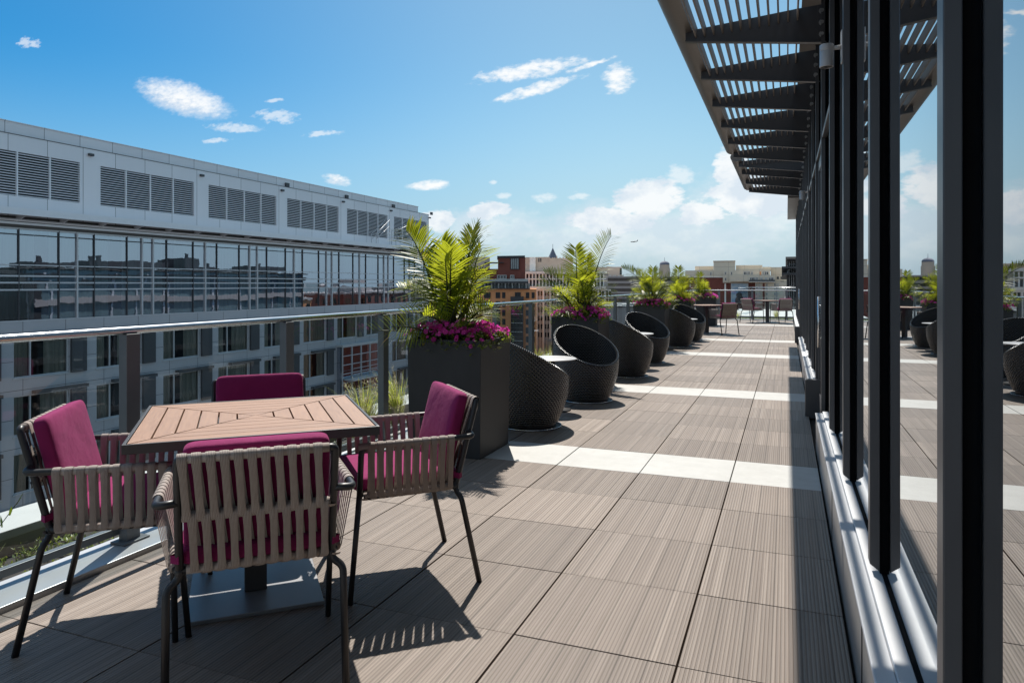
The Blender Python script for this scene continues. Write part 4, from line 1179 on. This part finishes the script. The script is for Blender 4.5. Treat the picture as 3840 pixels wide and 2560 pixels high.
# ------------------------------------------------------------------ buildings beyond
def bwall(name, c, a=.2): return pmat(name, c, .85, 0, a, .25)
MW = {'brick': pmat('dark_red_brick', (.2, .063, .046), .9, 0, .2, .6), 'orange': pmat('orange_brick', (.70, .31, .14), .9, 0, .12, .5), 'dk': pmat('dark_metal_trim', (.035, .036, .04), .6),
      'tan': pmat('tan_render', (.62, .5, .4), .85, 0, .1, .3), 'white': pmat('white_concrete', (.88, .86, .81), .85, 0, .06, .3), 'grey': pmat('grey_concrete', (.42, .385, .375), .85, 0, .1, .3),
      'cream': panel_mat('cream_render', (.74, .65, .52), 6, 3.1, 0, 0, .85, 0, .06, 'x', .03), 'slate': pmat('grey_slate', (.16, .17, .22), .8), 'wf': pmat('white_window_frame', (.6, .6, .58), .6), 'green': pmat('balcony_plants', (.05, .08, .03), .9, 0, .5, 1.5)}
MW['win'] = mirror_glass('far_window_glass', (.014, .017, .02), 1.6)
MW['win2'] = mirror_glass('far_pale_glass', (.16, .19, .2), 1.8)
MW['win3'] = mirror_glass('blue_grey_side_glass', (.10, .15, .17), 1.8)
def Yt(Y): return lambda u, v: at(u, v, Y)
class Bld:
    def __init__(self, name, label, Y, u, v=1200, cat='building', group=None):
        self.Y = Y; X, Z = at(u, v, Y); self.og = (X, Y, -32); self.t = thing(name, label, cat, self.og, 0, group)
    def box(self, nm, mat, u0, u1, vt, vb, dep=12, proud=0, parent=None):
        X0, Z1 = at(u0, vt, self.Y); X1, _ = at(u1, vt, self.Y)
        um = (u0+u1)/2; Z1 = at(um, vt, self.Y)[1]; Z0 = -32 if vb is None else at(um, vb, self.Y)[1]
        q = (self.Y+dep)/(self.Y-proud); mb = MB(self.og); mb.hexa([(X0, self.Y-proud, Z0), (X1, self.Y-proud, Z0), (X1*q, self.Y+dep, Z0), (X0*q, self.Y+dep, Z0), (X0, self.Y-proud, Z1), (X1, self.Y-proud, Z1), (X1*q, self.Y+dep, Z1), (X0*q, self.Y+dep, Z1)]); return mb.build(nm, mat, parent or self.t)
    def win(self, u0, u1, vt, vb, mat='win', frame=None, nm='window', bars=0):
        mb = MB(self.og); um = (u0+u1)/2; X0 = at(u0, vt, self.Y)[0]; X1 = at(u1, vt, self.Y)[0]; Z1 = at(um, vt, self.Y)[1]; Z0 = at(um, vb, self.Y)[1]
        if frame:
            w_ = .16
            mb.box(X0, X1, self.Y-.25, self.Y-.01, Z0, Z0+w_); mb.box(X0, X1, self.Y-.25, self.Y-.01, Z1-w_, Z1)
            for q in range(bars+2): x = X0+(X1-X0-w_)*q/(bars+1); mb.box(x, x+w_, self.Y-.24, self.Y-.01, Z0+w_+.001, Z1-w_-.001)
            o = mb.build(nm, MW[frame], self.t); m2 = MB(self.og); m2.box(X0+.02, X1-.02, self.Y-.09, self.Y-.008, Z0+.02, Z1-.02); m2.build('pane', MW[mat], o)
        else:
            mb.box(X0, X1, self.Y-.05, self.Y-.001, Z0, Z1); o = mb.build(nm, MW[mat], self.t)
        return o
# A red and orange brick apartments
B = Bld('apartment_building', 'red and orange brick apartment building between the first two palms', 200, 1900)
B.box('wall', MW['orange'], 1700, 2012, 1083, None, 24)
pen = B.box('penthouse', MW['win2'], 1720, 1982, 1061.5, 1083, 20, -1.2)
for q in range(14): B.box('glazing_bar', MW['wf'] if q % 2 else MW['dk'], 1800+13*q, 1802.4+13*q, 1062, 1083, .3, -.8, pen)
B.box('eave', MW['dk'], 1715, 1984, 1055.5, 1061.4, 20, 1.2); B.box('balcony', MW['dk'], 1715, 1990, 1080, 1082.8, 3, 1.2)
B.box('terrace_rail', MW['win2'], 1715, 1984, 1046, 1055.4, .1, 1.0); B.box('terrace_plants', MW['green'], 1715, 1975, 1048.5, 1055.3, .8, .2)
B.box('upper_wall', MW['brick'], 1857, 1960.5, 966, 1055.3, 16, -2.2); B.box('lower_wing', MW['brick'], 1715, 1856.5, 1008, 1055.3, 16, -2.6); B.box('roof', MW['dk'], 1856, 1961, 958, 965.9, 17, -1.8)
B.box('pergola', MW['dk'], 1812, 1884, 983, 986, 6, -1); B.box('wing_wall', MW['tan'], 1715, 1818, 962, 1007.9, 10, -4)
B.Y = 202; w_ = B.win(1915, 1947, 967.5, 1010, 'win2', 'dk', bars=3); B.win(1865, 1900, 1031, 1045.5, 'win', 'wf', bars=2); B.win(1914, 1929, 1031, 1045.5, 'win', 'wf', bars=1); B.win(1806, 1836, 1031, 1046, 'win', 'wf', bars=2); B.Y = 200
for j in range(9):
    v = 1096+33*j
    for (a, b2) in ((1778, 1796), (1816, 1840), (1860, 1876), (1884, 1895), (1973, 1985), (1995, 2005)): B.win(a, b2, v, v+22, 'win', 'dk', bars=1)
bayw = B.box('bay_window', MW['win'], 1924, 1969, 1126, None, 1, 1.6)
for j in range(9): B.box('spandrel', MW['dk'], 1923.5, 1969.5, 1126+33*j, 1131+33*j, 1.2, 1.75, bayw); B.box('glazing_bar', MW['wf'], 1923.5, 1969.5, 1143+33*j, 1144.5+33*j, 1.2, 1.7, bayw)
for q in range(5): B.box('glazing_bar', MW['dk'], 1923.5+11.2*q, 1925+11.2*q, 1131, None, .3, 1.8, bayw)
B.box('balcony', MW['dk'], 1922, 1971, 1112, 1126, 1.4, 1.7); B.win(1932, 1953, 1096, 1112, 'win', 'dk', bars=1)
# B white concrete office
B = Bld('office_building', 'white concrete office with slim fins and tan penthouse behind the second palm', 232, 2100)
B.box('wall', MW['grey'], 1960, 2275, 1084, None, 30)
B.box('cornice', MW['white'], 1955, 2275, 1074, 1083.5, 30, 1.0)
for q in range(11):
    u = 2014+25.6*q
    fin = B.box('fin', MW['white'], u-3.2, u+3.2, 1083.6, None, .5, .6)
    B.box('fin', MW['white'], u+11.6, u+13.6, 1090, None, .5, .35)
    B.box('lintel', MW['white'], u+3.3, u+22.2, 1083.6, 1090, .5, .5)
    for j in range(6): B.win(u+4, u+22, 1091+31*j, 1109+31*j)
B.box('upper_wall', MW['grey'], 1955, 2275, 1026, 1073.9, 28, -1.5); B.box('parapet', MW['white'], 1955, 2275, 1017, 1025.9, 28, -.6)
B.Y = 233.5
B.box('ledge', MW['white'], 1955, 2275, 1043.5, 1048, .6, .7)
for q in range(25):
    u = 1958+12.7*q; B.box('column', MW['white'], u, u+4.2, 1026, 1073.8, .6, .5)
    if u < 2262: B.win(u+4.6, u+12.3, 1050, 1072); B.win(u+4.6, u+12.3, 1028, 1043, 'win' if q % 3 else 'win2')
B.Y = 238
B.box('penthouse', MW['tan'], 1955, 2062, 964, 1016.9, 16, 0); B.box('penthouse_pier', MW['white'], 1989, 2011, 965.5, 1016.9, 1, .8); B.box('penthouse', MW['tan'], 2062.2, 2150, 968, 1016.9, 16, .5)
for u in (2019, 2026): B.win(u, u+4, 968, 982)
for u in (2070, 2078, 2086, 2098, 2110, 2122): B.box('chimney', MW['tan'], u, u+4, 960+(u % 7), 968.5, 3)
# C steeple
t = thing('church_steeple', 'pointed grey slate steeple poking up above the white office roof', 'steeple', (*[at(2073, 1065, 420)[0]], 420, -32)); X, Zb = at(2073, 968, 420); Za = at(2073, 928, 420)[1]; Zs = at(2073, 915, 420)[1]; og = (X, 420, -32)
hw = (at(2090, 968, 420)[0]-X)
mb = MB(og)
for q in range(8):
    a0, a1 = math.pi*(q/4+.125), math.pi*(q/4+.375); mb.face([(X+hw*math.cos(a0), 420+hw*math.sin(a0), Zb), (X+hw*math.cos(a1), 420+hw*math.sin(a1), Zb), (X, 420, Za)])
mb.build('spire', MW['slate'], t); mb = MB(og); mb.tube([(X, 420, Za-.6), (X, 420, Zs)], .12, 6); mb.build('finial', MW['dk'], t)
mb = MB(og); mb.box(X-hw*.85, X+hw*.85, 420-hw*.85, 420+hw*.85, -32, Zb+.01); mb.build('tower', MW['tan'], t)
# D grey banded office
B = Bld('office_building', 'grey office with continuous dark window bands between second and third palms', 330, 2380)
B.box('wall', MW['grey'], 2215, 2610, 1036, None, 50)
for (a, b2) in ((1041.5, 1053.5), (1062, 1073), (1081.5, 1093), (1101, 1113), (1121, 1133), (1141, 1153), (1161, 1173)):
    o = B.win(2218, 2608, a, b2, 'win', None)
    for q in range(39): B.box('glazing_bar', MW['dk'], 2220+q*10, 2220.9+q*10, a, b2, .2, .2, o)
B.Y = 345; B.box('penthouse', MW['tan'], 2215, 2332, 1001, 1035.9, 25); B.win(2262, 2280, 1018, 1032); B.win(2324, 2332, 1006, 1030)
B.Y = 331
for q in range(9): B.box('roof_vent', MW['wf'], 2238+q*11+(q % 3)*3, 2243+q*11+(q % 3)*4, 1030.5+(q % 2)*2, 1035.9, 2)
# lower roofs between rail and offices
B = Bld('low_building', 'low dark flat roofed building seen through the railing glass near the third planter', 150, 2330); B.box('wall', MW['grey'], 2255, 2560, 1152, None, 30); B.box('roof', M['dkpanel'], 2252, 2562, 1149, 1151.9, 30, .4); B.box('parapet', MW['white'], 2255, 2562, 1146.5, 1148.9, .6, .45)
for q in range(5): B.box('roof_vent', MW['wf'], 2270+q*32, 2284+q*32+(q % 3)*6, 1138+(q % 2)*4, 1148.9, 3, -8)
B = Bld('brick_house', 'small brick house with grey pitched roof visible below the railing past planter two', 105, 2380)
B.box('wall', MW['brick'], 2296, 2440, 1290, None, 12); X0, Z0 = at(2290, 1290, 105); X1, _ = at(2446, 1290, 105); Zr = at(2368, 1235, 105)[1]
mb = MB(B.og); mb.prism([(104.3, Z0), (117.7, Z0), (111, Zr)], 'x', X0, X1); mb.build('roof', MW['slate'], B.t)
for q in range(6): B.win(2303+q*23, 2314+q*23, 1300, 1325, 'win', 'wf', bars=0)
# E dome tower
t = thing('dome_tower', 'round domed tower rising behind the third palm', 'tower', (at(2492, 1000, 460)[0], 460, -32)); X = at(2492, 1000, 460)[0]; og = (X, 460, -32); r_ = at(2512, 1000, 460)[0]-X
Z1 = at(2492, 1006, 460)[1]; Z2 = at(2492, 992, 460)[1]; Z3 = at(2492, 979, 460)[1]
mb = MB(og); mb.lathe([(r_*1.05, -32), (r_*1.05, Z1), (r_*.95, Z1+.01), (r_*.92, Z2)], 24, (X, 460)); mb.build('drum', MW['tan'], t)
mb = MB(og); mb.lathe([(r_*.98, Z2)]+[(r_*.95*math.cos(R(a)), Z2+.02+(Z3-Z2)*math.sin(R(a))) for a in range(0, 90, 10)]+[(.15, Z3+.1), (.1, Z3+2.5)], 24, (X, 460)); mb.build('dome', MW['slate'], t, True)
# F cream apartments with brick base
B = Bld('apartment_building', 'cream stepped apartment building with brick base at the far end', 300, 2790)
B.box('brick_wall', MW['brick'], 2570, 2832, 1040, None, 30, 0)
B.box('wall', MW['cream'], 2570, 2714, 1014, 1039.9, 30, .3); B.box('wall', MW['cream'], 2602, 2672, 997, 1013.9, 20, -4); B.box('tower', MW['cream'], 2676, 2757, 980, 1013.8, 16, .1); B.box('cap', MW['tan'], 2675, 2758, 977.5, 979.9, 16.5, .4)
B.box('wall', MW['cream'], 2758, 2858, 993.5, 1012, 18, -3); B.box('wall', MW['cream'], 2858.3, 2890, 1000, 1013, 18, -3.5); B.box('wall', MW['cream'], 2889, 3040, 1000, None, 30, -6)
B.box('wall', MW['cream'], 2712, 2888, 1012.2, 1060, 30, 1.6); B.box('balcony_wall', MW['cream'], 2740, 2908, 1033, 1055, 4, 4); B.box('lower_wall', MW['cream'], 2833, 3040, 1056, None, 24, 2.2); B.box('band', MW['white'], 2571, 2713, 1038.5, 1040.5, 1, .6)
B.box('band', MW['white'], 2717, 2723, 1062, None, .6, .4)
B.box('brick_strip', MW['brick'], 2861, 2868, 1062, None, .5, 2.5)
B.Y = 298.4
for (u, v) in ((2663, 1021), (2718, 1019), (2741, 1019)): B.win(u, u+5.5, v, v+12, 'win', 'wf')
B.win(2718, 2724, 1041, 1053, 'win', 'wf')
for (a, b2) in ((2788, 2801), (2802, 2813), (2816, 2824), (2859, 2866), (2868, 2882)): B.win(a, b2, 1018, 1031, 'win', 'wf', bars=1)
B.box('door', MW['orange'], 2849, 2854, 1018, 1031, .1, .1)
B.Y = 296
for (a, b2) in ((2812, 2831), (2832, 2843), (2852, 2860), (2869, 2876), (2883, 2901)): B.win(a, b2, 1040, 1051, 'win', 'wf', bars=2)
B.box('balcony', MW['dk'], 2809, 2906, 1049.5, 1055, .3, 1.3); B.box('balcony', MW['white'], 2809, 2908, 1055.1, 1057, 1.5, 1.6)
B.Y = 297.8
for j in range(5):
    for (a, b2) in ((2835, 2839), (2842, 2845), (2847, 2850), (2852, 2855), (2873, 2879), (2903, 2909), (2912, 2915), (2917, 2920)): B.win(a, b2, 1062+17*j, 1074+17*j, 'win', 'wf')
B.Y = 306
for (a, b2, v) in ((2913, 2921, 1037), (2927, 2940, 1037), (2927, 2940, 1054), (2948, 2960, 1037)): B.win(a, b2, v, v+10)
B.Y = 300
for j in range(6):
    for u in (2586, 2610, 2634): B.win(u, u+5, 1046+19*j, 1057+19*j, 'win', 'wf')
    B.win(2718.5, 2722, 1066+19*j, 1076+19*j)
# billboard: photograph of a dark dog under a cloudy sky
m, g, b = newmat('poster_sky_print'); x, y, z = g.xyz(g.coord('Object'))
n = g.noise(g.vec(x*.5, 0, z*1.0), .35, 6, .6); c = g.mix(n.ss(.38, .62), (.22, .36, .52), (.5, .58, .62)); g.link(c, b.inputs['Base Color']); b.inputs['Roughness'].default_value = .6
Yp = 299.0; t = thing('billboard', 'tall framed picture of a dark dog under clouds, hung on the brick wall', 'billboard', (at(2773, 1100, Yp)[0], Yp, at(2773, 1135, Yp)[1])); og = tuple(t.location)
X0 = at(2741, 1062, Yp)[0]; X1 = at(2806, 1062, Yp)[0]; Z1 = at(2773, 1062, Yp)[1]; Z0 = at(2773, 1136, Yp)[1]
mb = MB(og); mb.box(X0, X1, Yp-.02, Yp+.35, Z0, Z1); mb.build('frame', MW['wf'], t)
mb = MB(og); mb.box(X0+.25, X1-.25, Yp-.06, Yp-.021, Z0+.25, Z1-.25); pr = mb.build('picture', m, t)
def flat(pts, yy): mb.face([(at(u, v, Yp)[0], yy, at(u, v, Yp)[1]) for u, v in pts][::-1])
mb = MB(og); flat([(2757, 1135), (2757, 1122), (2761, 1114), (2766, 1109), (2781, 1109), (2786, 1114), (2790, 1124), (2790, 1135)], Yp-.075)
cx_, cy_ = 2772, 1105; flat([(cx_+11*math.cos(a), cy_+9*math.sin(a)) for a in [2*math.pi*q/20 for q in range(20)]][::-1], Yp-.08)
flat([(2762, 1100), (2760, 1108), (2763, 1113), (2766, 1103)], Yp-.085); flat([(2781, 1100), (2784, 1108), (2781, 1113), (2778, 1103)], Yp-.085)
mb.build('printed_dog', pmat('poster_dark_print', (.05, .052, .06), .6, 0, .4, 1.5), pr)
# G dark glazed neighbour by the facade end
B = Bld('glass_building', 'dark glazed building with jutting flat canopies just past the facade end', 50, 2970)
B.box('wall', MW['win'], 2957, 3500, 970, None, 45); B.box('roof', M['fascia'], 2946, 3500, 961, 969.9, 46, .9); B.box('soffit', MW['dk'], 2950, 3500, 970, 976, 46, .5)
for v in (998.5, 1022.5): B.box('canopy', MW['dk'], 2932, 3500, v, v+8, 45, 1.4)
B.box('column', MW['dk'], 2950, 2956.9, 1030.6, None, 1, .3)
for q in range(5): B.box('glazing_bar', M['alu'], 2960+8*q, 2961+8*q, 976.1, None, .1, .08)
B.box('glazing_bar', M['alu'], 2957, 3500, 988, 989, .1, .1)
wx = at(2957, 1000, 50)[0]
mb = MB(B.og); mb.box(wx-.03, wx-.0015, 50.2, 94.8, -31, 2.9); mb.build('side_glazing', MW['win3'], B.t)
for q in range(9):
    zz = -.9-3.2*q; mb = MB(B.og); mb.box(wx-.3, wx-.031, 50.2, 94.8, zz, zz+.7); mb.build('spandrel', MW['grey'], B.t)
for q in range(11): mb = MB(B.og); mb.box(wx-.1, wx-.031, 52+4*q, 52.25+4*q, -30, 2.6); mb.build('mullion', M['alu'], B.t)

for (ya, yb, xo, hz) in ((53, 58, 2.5, .5), (60, 71, 3.0, .9), (73, 75, 2.0, 1.5), (78, 84, 3.2, .4), (87, 93, 2.6, .8)):
    mb = MB(B.og); mb.box(wx+xo, wx+xo+5, ya, yb, 3.3, 3.3+hz); mb.box(wx+xo+.4, wx+xo+.8, ya+.5, ya+.9, 3.3+hz, 3.9+hz); mb.build('plant_room', M['dkpanel'], B.t)

# generic town blocks filling the skyline and the mirrored views
def town(x, y, wx, wy, h, wall, label, nx, nz, rot=0):
    t = thing('town_building', label, 'building', (x, y, -32), rot, 'town buildings around')
    mb = MB(); mb.box(-wx/2, wx/2, -wy/2, wy/2, 0, h); mb.build('wall', MW[wall], t)
    mb = MB(); mb.box(-wx/2-.3, wx/2+.3, -wy/2-.3, wy/2+.3, h, h+.6); mb.box(-wx*.2, wx*.1, -wy*.2, wy*.2, h+.6, h+3.2); mb.build('roof', MW['grey'], t)
    wm = MB()
    for i in range(nx):
        for j in range(nz):
            z = h-3.0-j*3.4
            if z < 2: break
            for s in (-1, 1):
                xx = -wx/2+wx*(i+.25)/nx; wm.box(xx, xx+wx*.5/nx, s*wy/2-.06, s*wy/2+.06, z, z+1.9); yy = -wy/2+wy*(i+.25)/nx; wm.box(s*wx/2-.06, s*wx/2+.06, yy, yy+wy*.5/nx, z, z+1.9)
    wm.build('windows', MW['win'], t)
r2 = random.Random(21)
DEF = [(70, 150, 40, 26, 29, 'orange', 'orange brick block mirrored in the hotel glazing, to the right of the terrace'), (120, 190, 44, 30, 33, 'tan', 'tan block behind the facade, seen only in mirrored glass'), (66, 205, 30, 30, 30, 'brick', 'dark brick block behind the facade seen in reflections'),
       (170, 260, 50, 40, 36, 'white', 'white slab block far to the right seen in reflections'), (90, 300, 40, 40, 31, 'grey', 'grey block far right seen in hotel glass'), (230, 330, 60, 40, 34, 'brick', 'long brick block far right seen in hotel glass'),
       (-260, 420, 70, 40, 33.5, 'tan', 'tan block far behind the hotel'), (-190, 560, 60, 40, 34, 'grey', 'grey block on the skyline left of the white office'), (-120, 640, 90, 40, 33, 'white', 'pale low block on the skyline behind the offices'),
       (-40, 700, 90, 40, 34, 'tan', 'tan block on the skyline behind the domed tower'), (60, 720, 90, 40, 33, 'cream', 'cream block on the skyline behind the billboard building'), (-95, 260, 40, 30, 20, 'brick', 'low brick block below the white office'),
       (-60, 235, 30, 20, 14, 'tan', 'low tan roofed building down beyond the railing'), (-45, 190, 26, 22, 12, 'white', 'small white roofed building down beyond the railing')]
for (x, y, wx, wy, h, wl, lab) in DEF: town(x, y, wx, wy, h, wl, lab, 8, 4)
# far wooded ridge
mb = MB(); n = 160
for i in range(n):
    a0, a1 = -math.pi*1.0+2*math.pi*i/n, -math.pi+2*math.pi*(i+1)/n
    def hh(a): return -32+33+14*mnoise.noise(Vector((math.cos(a)*6, math.sin(a)*6, 0)))+5*mnoise.noise(Vector((math.cos(a)*40, math.sin(a)*40, 4)))
    for (ra, rb, fa_, fb_) in ((2300, 2500, 0, 1), (2500, 3000, 1, .9)):
        def P(r_, a, f_): return (r_*math.cos(a), r_*math.sin(a), -32+(hh(a)+32)*f_)
        mb.face([P(ra, a0, fa_), P(ra, a1, fa_), P(rb, a1, fb_), P(rb, a0, fb_)])
tag(mb.build('hills', pmat('wooded_ridge', (.10, .14, .16), .95, 0, .4, .02)), kind='structure')

# aeroplane
X, Z = at(2378, 906, 2800); t = thing('aeroplane', 'small jet airliner flying low over the far rooftops', 'aeroplane', (X, 2800, Z), R(4)); t.rotation_euler.y = R(-5); L = 15.0
mb = MB(); mb.tube([(-L, 0, .0), (-L*.9, 0, .1), (-L*.7, 0, 0), (L*.55, 0, 0), (L*.8, 0, .5), (L, 0, 1.1)], 1, 12, rs=[.25, 1.2, 1.75, 1.75, 1.1, .3]); mb.build('fuselage', pmat('jet_dark_paint', (.06, .065, .08), .5), t, True)
for s in (-1, 1):
    mb = MB(); mb.hexa([(-4, s*1.4, -.9), (2.5, s*1.4, -.9), (5.5, s*14, .2), (3.5, s*14, .2), (-4, s*1.4, -.4), (2.5, s*1.4, -.4), (5.5, s*14, .4), (3.5, s*14, .4)]); mb.build('wing', bpy.data.materials['jet_dark_paint'], t)
    mb = MB(); mb.tube([(-3, s*5, -1.6), (1, s*5, -1.5)], .85, 10); mb.build('engine', bpy.data.materials['jet_dark_paint'], t, True)
    mb = MB(); mb.hexa([(11, s*.5, 1.0), (14, s*.5, 1.2), (15, s*5, 1.6), (13.6, s*5, 1.6), (11, s*.5, 1.2), (14, s*.5, 1.4), (15, s*5, 1.75), (13.6, s*5, 1.75)]); mb.build('tailplane', bpy.data.materials['jet_dark_paint'], t)
mb = MB(); mb.prism([(10.5, 1.2), (14.6, 1.4), (15.8, 6), (14, 6)], 'y', -.15, .15); mb.build('fin', bpy.data.materials['jet_dark_paint'], t)
